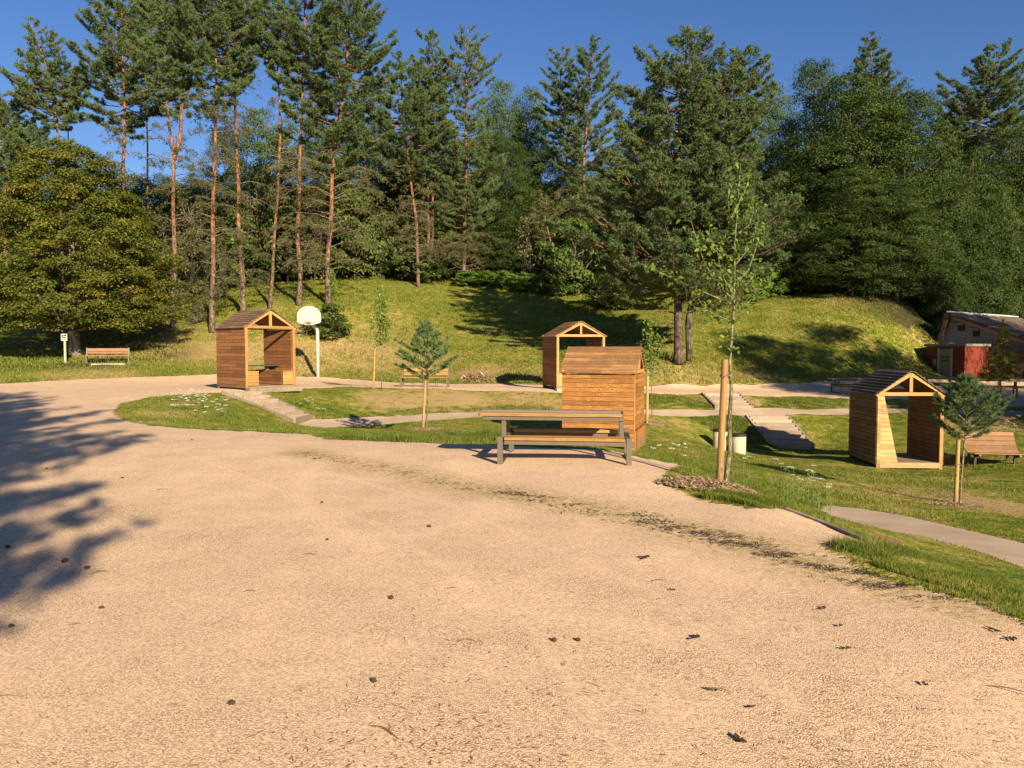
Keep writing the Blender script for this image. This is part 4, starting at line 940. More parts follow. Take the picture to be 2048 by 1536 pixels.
# far small flowers: one mass on the left island and by the right slope
q = []
rr_ = random.Random(3)
def fl_patch(px0, px1, py0, py1, n, h0=.15, h1=.5):
    out = []
    for i in range(n):
        c = G(rr_.uniform(px0, px1), rr_.uniform(py0, py1)); out.append((c[0], c[1], c[2] + rr_.uniform(h0, h1)))
    return out
cs = fl_patch(342, 400, 800, 835, 42) + fl_patch(395, 450, 812, 842, 26) + fl_patch(435, 455, 828, 838, 4) + fl_patch(600, 660, 818, 828, 10) + fl_patch(1030, 1110, 785, 805, 10) + fl_patch(1960, 2040, 845, 870, 26) + fl_patch(1300, 1400, 885, 920, 16, .05, .2) + fl_patch(1300, 1340, 740, 765, 8, .1, .2)
P = []
for c in cs:
    rad = rr_.uniform(.02, .055)
    for j in range(16): P.append((c[0] + rr_.uniform(-rad, rad), c[1] + rr_.uniform(-rad, rad), c[2] + rr_.uniform(-.01, .01)))
P = np.array(P); quads('small_white_flowers', P, np.full(len(P), .045), np.full(len(P), .045), M['flower'], 'small white flowers dotting the grass banks', flat=.3)

# ------------------------------------------------------------------ trees
def unit(v): return v / (np.linalg.norm(v, axis=-1, keepdims=True) + 1e-9)
def needle_mesh(C, A, K, ln, wd, r, spread=1.0):
    """C tuft centres, A tuft axes -> triangles"""
    n = len(C); C = np.repeat(C, K, 0); A = np.repeat(A, K, 0); N = n * K
    D = unit(A * .55 + unit(r.normal(size=(N, 3))) * spread)
    S = unit(np.cross(D, r.normal(size=(N, 3)))) * (wd * r.uniform(.7, 1.3, (N, 1)))
    L = ln * r.uniform(.6, 1.2, (N, 1))
    V = np.stack([C - S, C + S, C + D * L], 1).reshape(-1, 3)
    t = np.repeat(np.repeat(np.clip(r.normal(.5, .16, n), 0, 1), K) + r.normal(0, .10, N), 3)
    return V, np.arange(N)[:, None] * 3 + np.arange(3)[None], np.clip(t, 0, 1)
def make_pine(seed, stems, prof_list, r0, nb=70, dens=64, K=10, ln=.19, wd=.019, dead=8, spread=1.0, up=1.0, deadlen=2.0, rise=.3, skirt=0, skirtlen=2.4, skirtlo=.10):
    """stems: list of point lists in local metres (first is the trunk); prof_list: per stem [(z, radius)] -> wood MB, foliage arrays"""
    r = np.random.default_rng(seed); rr = random.Random(seed); wood = MB(); limbs = MB(); snags = MB(); TC, TA = [], []
    for si, (st, prof) in enumerate(zip(stems, prof_list)):
        st = np.array(st, float); zs = st[:, 2]; ztop = zs[-1]
        P = lambda z: np.array([np.interp(z, zs, st[:, 0]), np.interp(z, zs, st[:, 1]), z])
        zz = np.linspace(zs[0], ztop, 26); rs = r0 * (1 if si == 0 else .75) * (1 - (zz - zs[0]) / (ztop - zs[0] + .01)) ** .75 + .012
        if si == 0: rs[0] *= 1.35; rs[1] *= 1.05
        pts = [P(z) + np.array([.05 * r0 * 4 * math.sin(z * 1.1 + seed), .05 * r0 * 4 * math.cos(z * .9 + seed), 0]) for z in zz]
        wood.tube(pts, rs, 10)
        pz = np.array([p[0] for p in prof]); pr = np.array([p[1] for p in prof])
        o = np.argsort(pz); pz, pr = pz[o], pr[o]
        wts = np.interp(np.linspace(pz[0], pz[-1], 200), pz, pr) + .35; cdf = np.cumsum(wts) / wts.sum()
        az = rr.uniform(0, 6.28)
        for b in range(nb):
            z = float(np.interp((b + rr.random()) / nb, cdf, np.linspace(pz[0], pz[-1], 200)))
            z = round(z / .45) * .45 + rr.uniform(-.1, .1) if rr.random() < .6 else z
            z = min(max(z, pz[0]), ztop - .05); az += 2.4 + rr.uniform(-.5, .5)
            f = (z - pz[0]) / (pz[-1] - pz[0] + .01)
            L = float(np.interp(z, pz, pr)) * rr.choice([rr.uniform(.45, .8), rr.uniform(.8, 1.12)]) + .12
            el = (-.10 + f * rise * 2.3) * up + rr.uniform(-.12, .12)
            h = np.array([math.cos(az), math.sin(az), 0]); lat = np.array([-h[1], h[0], 0]); z0 = min(z, ztop)
            z_start = max(z0 - L * max(el, 0) * .5, zs[0] + .3)
            base = P(z_start); bend = rr.uniform(-.25, .25)
            tt = np.array([0, .2, .45, .7, 1.0])
            bp = base + h * (L * tt)[:, None] + lat * (L * bend * tt ** 2)[:, None] + np.array([0, 0, 1]) * (L * (math.tan(el) * tt - .10 * np.sin(tt * 3.1) + .20 * tt ** 2))[:, None]
            br = max(.012, L * .014)
            limbs.tube(bp, br * np.array([1.2, 1, .75, .5, .2]), 4, False)
            nt = max(3, int(dens * L * rr.uniform(.75, 1.25)))
            nc = max(3, int(6.0 * L)); tc = .24 + .78 * r.random(nc) ** .7; sc_ = r.uniform(-1, 1, nc); ci = r.integers(0, nc, nt)
            t = tc[ci] + r.normal(0, .085 / L, nt); t = np.clip(t, .1, 1.06)
            c = np.stack([np.interp(t, tt, bp[:, k]) for k in range(3)], 1) + h * (np.maximum(t - 1, 0) * L)[:, None]
            lw = L * .36 * (1.10 - t) + .08
            s = sc_[ci]; off = s * lw + r.normal(0, .085, nt)
            c = c + lat * off[:, None] + h * (np.abs(off) * .35)[:, None] + np.array([0, 0, 1]) * (r.normal(.03, .06, nt) + .02 * L + .12 * np.abs(off))[:, None]
            ax = unit(h * .5 + lat * (np.sign(s) * .5)[:, None] + np.array([0, 0, .75]))
            TC.append(c); TA.append(ax)
            for q in range(min(7, 2 + int(L * 2))):
                k = rr.randrange(nt); j = min(max(float(t[k]) - .18, .12), .9); s0 = np.array([np.interp(j, tt, bp[:, m_]) for m_ in range(3)])
                (limbs).tube([s0, (s0 + c[k]) / 2 + np.array([0, 0, -.02]), c[k]], [br * .4, br * .3, .005], 3, False)
        # dead snags under the crown
        if si == 0:
            for b in range(dead):
                z = rr.uniform(zs[0] + (pz[0] - zs[0]) * .25, pz[0] + .5); a = rr.uniform(0, 6.28); L = rr.uniform(.25, 1) ** 1.3 * deadlen; h = np.array([math.cos(a), math.sin(a), 0]); base = P(z)
                dr = rr.uniform(-.35, .3)
                bp = [base, base + h * L * .35 + [0, 0, L * .08], base + h * L * .7 + [0, 0, L * (.05 + dr * .4)], base + h * L + [0, 0, L * dr]]
                snags.tube(bp, [.028, .022, .015, .005], 4, False)
                for q in range(int(L * 2.2)):
                    f = rr.uniform(.3, .9); s0 = np.array(bp[0]) * (1 - f) + np.array(bp[3]) * f + np.array([0, 0, .04 * L]); dv = h * rr.uniform(.1, .5) + np.array([-h[1], h[0], 0]) * rr.uniform(-.6, .6) + np.array([0, 0, rr.uniform(-.5, .2)])
                    snags.tube([s0, s0 + dv * .5 * L ** .5, s0 + dv * .9 * L ** .5 + [0, 0, -.08]], [.011, .008, .003], 3, False)
    if skirt:
        SC, SA = [], []; st = np.array(stems[0], float); z1 = max(p[0] for p in prof_list[0]) * .0 + min(p[0] for p in prof_list[0])
        for b in range(skirt):
            z = rr.uniform(st[-1, 2] * skirtlo, z1 + 1.2); a = rr.uniform(0, 6.28); L = skirtlen * rr.uniform(.45, 1.1); h = np.array([math.cos(a), math.sin(a), 0]); lat = np.array([-h[1], h[0], 0])
            base = np.array([np.interp(z, st[:, 2], st[:, 0]), np.interp(z, st[:, 2], st[:, 1]), z]); dr = rr.uniform(.15, .55)
            tt = np.array([0, .25, .5, .75, 1.0]); bp = base + h * (L * tt)[:, None] + np.array([0, 0, 1]) * (L * (.22 * np.sin(tt * 2.6) - dr * tt ** 2))[:, None]
            snags.tube(bp, [.024, .019, .014, .009, .004], 4, False)
            nc = max(3, int(3.2 * L)); tc = r.uniform(.3, 1.02, nc); so = r.normal(0, .24, nc) * L ** .5; n_ = int(26 * L); ci = r.integers(0, nc, n_)
            c = np.stack([np.interp(tc[ci], tt, bp[:, k]) for k in range(3)], 1) + lat * (so[ci] + r.normal(0, .12, n_))[:, None] + h * r.normal(0, .13, n_)[:, None] + np.array([0, 0, 1]) * (r.normal(-.04, .10, n_) - .25 * np.abs(so[ci]))[:, None]
            SC.append(c); SA.append(np.repeat([h * .6 + np.array([0, 0, .1])], n_, 0))
            for q in range(nc):
                s0 = np.array([np.interp(max(tc[q] - .15, 0), tt, bp[:, k]) for k in range(3)]); e = s0 + lat * so[q] + h * .15 * L + [0, 0, -.25 * abs(so[q])]
                snags.tube([s0, e], [.008, .003], 3, False)
        limbs.skirt = needle_mesh(np.concatenate(SC), unit(np.concatenate(SA)), 8, .15, .014, r, 1.1)
    V, Fc, t = needle_mesh(np.concatenate(TC), np.concatenate(TA), K, ln, wd, r, spread)
    limbs.snags = snags
    return wood, limbs, V, Fc, t
def plant(name, loc, rz, label, cat, group, wood, limbs, V, Fc, t, mw, ml, mf, crown='crown'):
    o = empty(name, loc, rz, label, cat, group)
    tr = wood.build('trunk', mw, o, smooth=True)
    if limbs is not None and limbs.v: limbs.build('branches', ml, o, smooth=True)
    if getattr(limbs, 'snags', None) is not None and limbs.snags.v: limbs.snags.build('dead_branches', M['twig'], o, smooth=True)
    mesh_np(crown, V, [Fc], mf, o, attrs=dict(tint=t))
    if getattr(limbs, 'skirt', None) is not None: a_, b_, c_ = limbs.skirt; mesh_np('lower_foliage', a_, [b_], M['pine_dry'], o, attrs=dict(tint=c_))
    return o
def pine_px(label, trunk, top, crown, Y=None, r0=.17, seed=1, forks=(), group=None, mf='pine', mw='bark_pine', name='pine_tree', **kw):
    """measured stem: image points give the stem's lean and height in the vertical plane at its own distance"""
    if Y is None: bx, Y, bz = G(*trunk[0]); 
    W_ = [at(px, py, Y) for px, py in trunk]; bx = W_[0][0]
    bz = H(bx, Y) - .05
    pts = [(0, 0, 0)] + [(p[0] - bx, 0, p[2] - bz) for p in W_ if p[2] - bz > .8]
    tp = at(*top, Y); pts.append((tp[0] - bx, 0, tp[2] - bz))
    def prof(c): return [(at(1024, py, Y)[2] - bz, hw / F * Y) for py, hw in c]
    stems = [pts]; cw_ = kw.pop('cw', 1.22 if trunk[0][0] < 700 else 1.08); crown = [(a_, b_ * cw_) for a_, b_ in crown]; profs = [prof(crown)]
    for ftr, ftop, fcr in forks:
        W2 = [at(px, py, Y) for px, py in ftr]; W2.append(at(*ftop, Y))
        stems.append([(p[0] - bx, .25 * (i > 0), max(p[2] - bz, 0)) for i, p in enumerate(W2)]); profs.append(prof(fcr))
    w_, l_, V, Fc, t = make_pine(seed, stems, profs, r0 * .86, **kw)
    return plant(name, (bx, Y, bz), 0, label, 'pine tree' if name == 'pine_tree' else 'conifer', group, w_, l_, V, Fc, t, M[mw], M['limb'], M[mf])
pine_px('leaning pine at far upper left against open sky', [(118, 290), (108, 210), (92, 130)], (58, 36), [(262, 18), (230, 62), (170, 62), (110, 34), (60, 22), (40, 6)], 60, .14, 11, nb=64)
pine_px('thin pine stem just right of the leaning far left pine', [(136, 280), (135, 200)], (150, 115), [(230, 26), (180, 34), (130, 14)], 63, .09, 12, nb=34)
pine_px('tall orange barked pine rising right behind the big olive tree', [(247, 400), (247, 330), (250, 200), (243, 80)], (246, -40), [(275, 26), (225, 72), (150, 78), (60, 62), (-40, 34)], 57, .19, 13, nb=95, skirt=20, skirtlen=2.6)
pine_px('pine with thin hidden stem between the olive tree top and the forked pine', [(296, 420), (294, 250), (290, 120)], (288, -30), [(200, 24), (140, 48), (60, 54), (-30, 30)], 64, .10, 14, nb=60)
pine_px('forked pine splitting into two orange stems, beside the olive tree', [(345, 657), (348, 560), (348, 450), (346, 300), (338, 250), (333, 170)], (330, -40), [(225, 20), (160, 44), (90, 52), (20, 52), (-40, 30)], None, .17, 15,
        forks=[([(347, 320), (358, 270), (362, 190)], (368, -45), [(240, 16), (180, 40), (100, 48), (20, 48), (-45, 28)])], nb=64, dead=22, deadlen=2.4, skirt=34, skirtlen=2.3)
pine_px('slightly wavy pine, second tall stem right of the olive tree', [(425, 664), (424, 580), (427, 480), (426, 380), (433, 250), (432, 150)], (432, -60), [(240, 26), (180, 52), (100, 66), (0, 62), (-60, 36)], None, .18, 16, nb=85, dead=20, deadlen=2.4, skirt=60, skirtlen=2.4)
pine_px('bright orange stemmed pine rising behind the red brown hut roof', [(488, 630), (484, 560), (478, 450), (474, 300), (468, 180)], (470, -60), [(190, 20), (130, 56), (50, 64), (-60, 36)], 51.5, .19, 17, nb=85, dead=20, deadlen=2.4, skirt=26, skirtlen=2.6)
pine_px('thinnest pale pine leaning right, above the red brown hut ridge', [(540, 625), (545, 540), (553, 420), (561, 280), (556, 140)], (546, 5), [(150, 16), (110, 38), (50, 40), (5, 10)], 52.5, .125, 18, nb=50, dead=16, deadlen=1.6, skirt=16, skirtlen=2.0)
pine_px('pine with a pale dead side limb directly behind the basketball backboard', [(597, 610), (601, 540), (595, 470), (598, 380), (603, 240), (606, 150)], (612, -60), [(230, 26), (160, 52), (80, 60), (-60, 36)], None, .19, 19, nb=85, dead=18, deadlen=2.6, skirt=22, skirtlen=2.6)
pine_px('pine with an ivy green foot right of the basketball hoop', [(655, 610), (656, 520), (661, 440), (665, 350), (674, 270), (692, 150)], (704, -70), [(350, 40), (290, 78), (210, 82), (150, 96), (90, 88), (20, 66), (-70, 30)], None, .20, 20, nb=130, dead=20, deadlen=4.2, skirt=44, skirtlen=4.4)
pine_px('red stemmed pine leaning left behind the spreading centre left crowns', [(836, 520), (832, 440), (818, 330), (806, 250)], (800, 105), [(350, 56), (300, 88), (240, 76), (170, 50), (110, 14)], 63, .15, 21, nb=85, dead=10, skirt=30, skirtlen=2.6)
pine_px('twin stemmed pine left of the tallest middle pine', [(857, 528), (856, 400), (857, 300), (857, 180)], (858, 60), [(430, 26), (330, 46), (230, 50), (150, 50), (90, 26), (60, 6)], 65.5, .15, 22, forks=[([(864, 500), (866, 380), (864, 260)], (868, 110), [(300, 30), (200, 40), (110, 12)])], nb=70, dead=18, deadlen=3, skirt=50, skirtlen=3.0)
pine_px('straight orange pine with drooping grey green skirt in the middle', [(928, 538), (930, 420), (932, 300), (932, 180)], (936, 50), [(500, 26), (430, 66), (350, 78), (280, 62), (210, 44), (140, 54), (95, 40), (50, 5)], 65, .20, 23, nb=150, dens=44, dead=26, deadlen=2.6, up=.9, skirt=46, skirtlen=3.0)
pine_px('thin leaning pine left of the red barked pine beyond the far hut', [(1147, 440), (1135, 330), (1122, 220)], (1120, 96), [(330, 46), (250, 52), (180, 40), (130, 28), (96, 5)], 70, .14, 24, nb=70)
pine_px('red barked pine standing against the sky above the far hut', [(1168, 440), (1168, 330), (1176, 200)], (1188, 80), [(400, 44), (320, 60), (220, 50), (140, 48), (100, 26), (80, 5)], 66, .20, 25, nb=85, dead=16, deadlen=2.6, skirt=30, skirtlen=3.0)
pine_px('small crooked pine with grey trunk in the dark gap at the forest edge', [(1112, 520), (1098, 470), (1088, 430)], (1094, 392), [(520, 28), (470, 46), (400, 26)], 64, .14, 26, nb=30, dead=12, mf='pine_dry')
pine_px('huge spreading twin trunk pine on the slope right of the far hut', [(1355, 724), (1358, 620), (1352, 480), (1353, 350), (1362, 200)], (1380, 48), [(600, 105), (560, 165), (490, 205), (420, 165), (340, 140), (250, 124), (180, 105), (110, 56), (48, 8)], 39.5, .26, 27,
        forks=[([(1377, 722), (1380, 640), (1394, 570), (1420, 400), (1466, 220)], (1492, 95), [(590, 80), (520, 150), (460, 175), (400, 110), (300, 84), (200, 70), (130, 42), (95, 8)])],
        nb=250, dens=72, K=9, ln=.165, wd=.017, dead=16, deadlen=2.5, mw='bark_old', rise=.16, skirt=46, skirtlen=4.4, skirtlo=.27)
pine_px('wind swept pine leaning right at the upper right skyline', [(1935, 420), (1948, 300), (1968, 220)], (2000, 92), [(285, 70), (240, 92), (180, 76), (130, 46), (92, 10)], 62, .2, 28, nb=85, mf='pine')
pine_px('dark pointed conifer rising above the round tree on the right', [(1742, 360), (1742, 250)], (1742, 68), [(300, 88), (230, 68), (160, 44), (100, 24), (68, 4)], 72, .2, 29, nb=170, dens=50, name='conifer_tree', rise=.1)
pine_px('dark low pine at the far left edge behind the olive tree', [(8, 420), (8, 300)], (2, 185), [(350, 60), (280, 75), (225, 50), (185, 10)], 62, .2, 30, nb=80)
pine_px('second low dark pine at the far left, lower than its neighbour', [(70, 420), (70, 330)], (72, 250), [(380, 50), (310, 52), (250, 10)], 60, .15, 31, nb=50)

# ---- broadleaf trees
def make_broad(seed, Hh, prof, ncl, npl, leaf, crf=.075, flat=.55, lobes=.22, droop=0.0, trunk_r=.2, upn=.55, lean=0.0, inner=.18, ltr=1.0):
    r = np.random.default_rng(seed); pz = np.array([p[0] for p in prof]) * Hh; pr = np.array([p[1] for p in prof])
    zz = np.linspace(pz[0], pz[-1], 200); wts = np.interp(zz, pz, pr) + .1; cdf = np.cumsum(wts) / wts.sum()
    z = np.interp(r.random(ncl), cdf, zz); az = r.uniform(0, 2 * np.pi, ncl)
    ph = r.uniform(0, 6.28, 4)
    lob = 1 + lobes * (np.sin(az * 3 + z * 1.1 + ph[0]) * .5 + np.sin(az * 5 - z * 1.7 + ph[1]) * .35 + np.sin(az * 2 + z * .6 + ph[2]) * .4)
    f = np.where(r.random(ncl) < inner, r.uniform(.1, .6, ncl), r.uniform(.68, 1.0, ncl))
    rad = np.interp(z, pz, pr) * lob * f
    C = np.stack([np.cos(az) * rad + lean * z, np.sin(az) * rad, z - droop * rad], 1)
    cr = Hh * crf * r.uniform(.6, 1.35, ncl)
    ctint = np.clip(r.normal(.5, .15, ncl), .1, .9)
    n = ncl * npl; ci = np.repeat(np.arange(ncl), npl)
    d = unit(r.normal(size=(n, 3))); d[:, 2] = np.where(d[:, 2] < -.3, -d[:, 2], d[:, 2])
    q = d * (r.random(n) ** .45)[:, None] * cr[ci][:, None] * np.array([1, 1, flat])
    q[:, 2] -= .25 * (np.hypot(q[:, 0], q[:, 1]) ** 2) / cr[ci]
    P = C[ci] + q
    out = unit(np.stack([np.cos(az), np.sin(az), np.full(ncl, .1)], 1))[ci]
    nn = unit(np.array([0, 0, upn]) + out * .35 + d * .3 + r.normal(0, .45, (n, 3)))
    a = unit(np.cross(nn, r.normal(size=(n, 3)))); b = np.cross(nn, a); s = leaf * r.uniform(.6, 1.3, (n, 1))
    V = np.stack([P - a * s * .5, P + b * s * .34 + nn * s * .06, P + a * s * .5 - nn * s * .08, P - b * s * .34 + nn * s * .06], 1).reshape(-1, 3)
    t = np.repeat(np.clip(ctint[ci] + r.normal(0, .16, n), 0, 1), 4)
    wood = MB(); tp = [(lean * zz_ + .03 * math.sin(zz_ * 1.3 + seed) * trunk_r * 4, .03 * math.cos(zz_ + seed) * trunk_r * 4, zz_) for zz_ in np.linspace(-.2, Hh * .82, 12)]
    wood.tube(tp, trunk_r * np.linspace(1, .12, 12) ** .9 * np.r_[1.35, 1.05, np.ones(10)], 10)
    limbs = MB()
    for i in r.choice(ncl, min(ncl, 46), replace=False):
        c = C[i]; z0 = max(c[2] - np.hypot(c[0], c[1]) * .8, Hh * .12); z0 = min(z0, Hh * .75); s = np.array([lean * z0, 0, z0]); m_ = s * .45 + c * .55 + np.array([0, 0, -.04 * Hh * r.random()])
        rr0 = trunk_r * .34 * (1 - z0 / Hh) + .02; limbs.tube([s, m_, c], [rr0, rr0 * .6, .012], 5, False)
    return wood, limbs, V, np.arange(n)[:, None] * 4 + np.arange(4)[None], t
# big olive green tree, front left
w_, l_, V, Fc, t = make_broad(40, 11.7, [(.165, 3.8), (.24, 4.9), (.36, 5.3), (.50, 5.1), (.64, 4.5), (.78, 3.5), (.91, 2.3), (.99, .9)], 1100, 190, .115, crf=.058, flat=.45, lobes=.22, droop=.12, trunk_r=.30, upn=.8, inner=.12)
x, y, z = at(150, 717, 42.3); plant('broadleaf_tree', (x, y, H(x, y)), .3, 'big olive green tree with orange tinged leaves over the bench at left', 'tree', None, w_, l_, V, Fc, t, M['bark_beech'], M['bark_grey'], M['beech'])
ORD = 'first second third fourth fifth sixth seventh eighth ninth tenth eleventh twelfth thirteenth fourteenth fifteenth sixteenth seventeenth'.split()
def ordinals(items, key=0):
    o = sorted(range(len(items)), key=lambda i: items[i][key]); return {i: ORD[n] for n, i in enumerate(o)}
def rows(items, cut, what, group):
    hi = [a for a in items if a[2] < cut]; lo = [a for a in items if a[2] >= cut]
    for nm, L in (('taller back', hi), ('lower front', lo)):
        od = ordinals(L, 1)
        for i, a in enumerate(L): place_broad(*a, '%s from left in the %s row of %s' % (od[i], nm, what), group)
def bushes(k, items, what, group):
    od = ordinals(items)
    for i, a in enumerate(items): shrub(k, *a, '%s from left of the %s' % (od[i], what), group)
PB = []
def proto(seed, Hh, prof, ncl, npl, leaf, mf, **kw):
    w_, l_, V, Fc, t = make_broad(seed, Hh, prof, ncl, npl, leaf, **kw)
    o = plant('broadleaf_tree', (0, 0, 0), 0, None, None, None, w_, l_, V, Fc, t, M['bark_grey'], M['bark_grey'], M[mf]); o['_free'] = 1
    PB.append((o, Hh, max(p[1] for p in prof))); return len(PB) - 1
proto(51, 16, [(.08, 2.5), (.25, 4.0), (.45, 4.6), (.65, 4.1), (.82, 2.8), (.97, .9)], 330, 150, .17, 'broad')
proto(52, 16, [(.06, 3.2), (.22, 4.6), (.42, 4.8), (.6, 3.9), (.8, 2.6), (.98, .7)], 330, 150, .17, 'broad_dark', lobes=.32)
proto(53, 16, [(.10, 2.0), (.3, 3.2), (.5, 3.9), (.7, 3.9), (.86, 2.9), (.98, 1.0)], 280, 150, .18, 'broad', crf=.085, lobes=.3)
proto(54, 18, [(.06, 3.6), (.2, 5.0), (.4, 5.4), (.6, 4.9), (.78, 3.6), (.93, 1.8), (1, .6)], 520, 170, .15, 'broad_dark', crf=.062, lobes=.25)
def child(o): return [q for q in col.objects if q.parent == o]
def place_broad(k, px, top_py, hw, Y, label, group, rz=None, base=None, minh=3):
    o, Hh, Rm = PB[k]
    if o.get('_free'): c = o; del o['_free']
    else: c = copy_tree(o)
    a = (px - 1024) / F * Y; zt = at(px, top_py, Y)[2]; zb_ = H(a, Y) - .1
    h = max(zt - zb_, minh); s = h / Hh; sxy = (hw / F * Y) / Rm
    c.location = (a, Y, zb_); c.rotation_euler = (0, 0, random.uniform(0, 6.28) if rz is None else rz); c.scale = (sxy, sxy, s)
    if label: tag(c, label, 'tree', group)
    return c
# forest edge behind the pines, left to right: (proto, px, top y, half width px, Y)
gl = 'broadleaf trees behind the tall left pines'; gm_ = 'broadleaf trees at the middle forest edge'; gr_ = 'dark broadleaf trees at the right forest edge'; gf = 'trees deeper in the wood'
rows([(0, 205, 325, 60, 68), (1, 285, 345, 60, 67), (2, 335, 350, 46, 72), (0, 395, 345, 46, 70), (1, 455, 250, 58, 72), (2, 525, 215, 56, 74), (0, 585, 235, 52, 73), (1, 640, 205, 56, 74), (2, 705, 215, 56, 73), (0, 765, 195, 52, 76), (1, 480, 410, 66, 66), (0, 560, 420, 60, 66.5), (2, 655, 400, 62, 68), (1, 400, 440, 50, 67), (0, 250, 430, 60, 65), (1, 130, 380, 70, 66), (0, 30, 350, 80, 68)], 370, 'dark trees behind the tall left pines', gl)
rows([(1, 735, 370, 66, 69), (0, 800, 300, 60, 72), (2, 845, 260, 56, 75), (1, 900, 275, 56, 74), (0, 955, 235, 52, 73), (3, 1010, 250, 70, 70), (1, 1080, 290, 60, 70), (2, 1140, 330, 60, 72), (0, 1225, 300, 56, 70), (1, 1010, 400, 70, 66.5), (0, 1090, 410, 62, 68), (2, 900, 420, 60, 68), (1, 1240, 400, 66, 64), (0, 815, 430, 56, 68), (3, 1170, 400, 70, 67)], 350, 'green trees at the middle forest edge', gm_)
place_broad(2, 1005, 160, 48, 75, 'thin topped broadleaf tree showing sky through its crown, right of the middle pine', None)
place_broad(2, 1062, 175, 42, 77, 'loose crowned broadleaf tree touching the leaning thin pine', None)
place_broad(3, 1690, 140, 130, 61, 'largest dark green round tree above the right grass mound', None)
place_broad(1, 1620, 112, 84, 66, 'broadleaf tree with the highest leafy top right of the twin trunk pine', None)
place_broad(2, 1538, 165, 44, 66, 'slim loose broadleaf tree between the twin trunk pine and the big round tree', None)
place_broad(3, 1800, 165, 110, 60, 'broad dark tree below the dark pointed conifer', None)
place_broad(0, 1975, 365, 66, 64, 'lighter green tree directly above the roof of the building', None)
rows([(1, 1870, 235, 70, 62), (1, 1935, 260, 80, 62), (3, 2025, 215, 90, 68), (1, 1590, 330, 70, 60), (3, 1700, 330, 110, 57.5), (1, 1790, 360, 90, 56.5), (1, 1860, 400, 70, 59), (3, 1925, 410, 80, 62), (1, 2040, 330, 80, 66), (3, 2085, 250, 90, 68), (2, 1600, 430, 50, 60), (1, 1545, 380, 56, 61), (1, 1740, 470, 66, 60), (1, 1885, 470, 46, 58)], 345, 'dark trees at the right forest edge', gr_)
for i in range(26):
    px = -120 + i * 92; place_broad(i % 3, px, (330 if px < 1250 else 260) + (i * 37 % 50), 100, 88 + (i * 13 % 9), 'tree deeper in the wood, glimpsed between nearer crowns', gf)
# off to the sides: they throw the long shadows seen on gravel and bank
def side_tree(k, x, Y, h, rw, label):
    o, Hh, Rm = PB[k]; c = copy_tree(o); c.location = (x, Y, H(x, Y) - .1); c.scale = (rw / Rm, rw / Rm, h / Hh); c.rotation_euler[2] = x; tag(c, label, 'tree'); return c
SIDE = [(3, 24.0, 26.5, 13.4, 4.8, 'tree standing right of the view, shading the grass bank below the right mound'), (1, 27.0, 18.5, 13.5, 5.2, 'tree right of the view, shading the strip above the right ring gravel'), (0, 31.5, 27, 15.0, 5.6, 'tree right of the view whose shadow reaches the red shed'), (1, 38, 40, 15, 4.6, 'tree beyond the right edge beside the building')]
for a in SIDE: side_tree(*a)
def free_pine(loc, h, rad, lo, seed, label, r0=.2, nb=110, **kw):
    st = [[(0, 0, 0), (.1, 0, h * .5), (0, 0, h)]]; pf = [[(lo, rad * .8), (lo + (h - lo) * .25, rad), (lo + (h - lo) * .6, rad * .75), (h, .2)]]
    w_, l_, V, Fc, t = make_pine(seed, st, pf, r0, nb=nb, **kw)
    return plant('pine_tree', loc, 0, label, 'pine tree', None, w_, l_, V, Fc, t, M['bark_pine'], M['limb'], M['pine'])
free_pine((-.25, -8.5, 0), 16.5, 3.7, 4.1, 61, 'pine behind the viewer casting the branchy shadow on the left gravel', nb=300, dens=22)
free_pine((-5.2, -2.5, 0), 14.5, 3.5, 2.4, 62, 'pine left of the viewer whose shadow falls across the left gravel edge', nb=170, dens=30)

# ---- shrubs and ferns
def shrub_proto(seed, mf, leaf, ncl=60, npl=110, flat=.7):
    w_, l_, V, Fc, t = make_broad(seed, 2.0, [(.05, .7), (.35, 1.0), (.7, .85), (.98, .3)], ncl, npl, leaf, crf=.16, flat=flat, lobes=.35, trunk_r=.03)
    o = plant('shrub', (0, 0, -50), 0, None, None, None, w_, l_, V, Fc, t, M['bark_grey'], M['bark_grey'], M[mf]); o['_free'] = 1; return o
SP = [shrub_proto(71, 'broad', .10), shrub_proto(72, 'fern', .12), shrub_proto(73, 'broad_dark', .10), shrub_proto(74, 'pine_dry', .06, 40, 70)]
def shrub(k, px, py, wpx, hpx, label, group=None, Y=None):
    c = G(px, py) if Y is None else gy(px, Y)
    o = SP[k]
    if o.get('_free'): del o['_free']
    else: o = copy_tree(o)
    o.location = (c[0], c[1], c[2] - .05); s = wpx / 2 / F * c[1]; o.scale = (s, s, hpx / F * c[1] / 2.0); o.rotation_euler = (0, 0, random.uniform(0, 6)); tag(o, label, 'shrub', group)
shrub(0, 655, 676, 92, 70, 'rounded green shrub right behind the basketball backboard')
shrub(3, 395, 650, 80, 90, 'thin grey green scrub between the forked pine and its neighbour')
shrub(3, 440, 600, 70, 110, 'straggly grey green growth around the second pine stem')
shrub(0, 835, 566, 110, 62, 'dense dark shrub at the crest below the twin stemmed pine')
shrub(2, 900, 560, 70, 50, 'dark shrub at the foot of the straight middle pine')
shrub(2, 770, 552, 70, 40, 'brownish shrub at the crest right of the ivy footed pine')
shrub(0, 1100, 592, 70, 60, 'dark shrub above the long shadow on the slope')
shrub(0, 1215, 620, 110, 70, 'green shrub under the left skirt of the twin trunk pine')
shrub(0, 660, 560, 26, 60, 'ivy tuft wrapped round the foot of a pine')
shrub(1, 663, 600, 22, 60, 'bright ivy growing up the stem right of the basketball hoop')
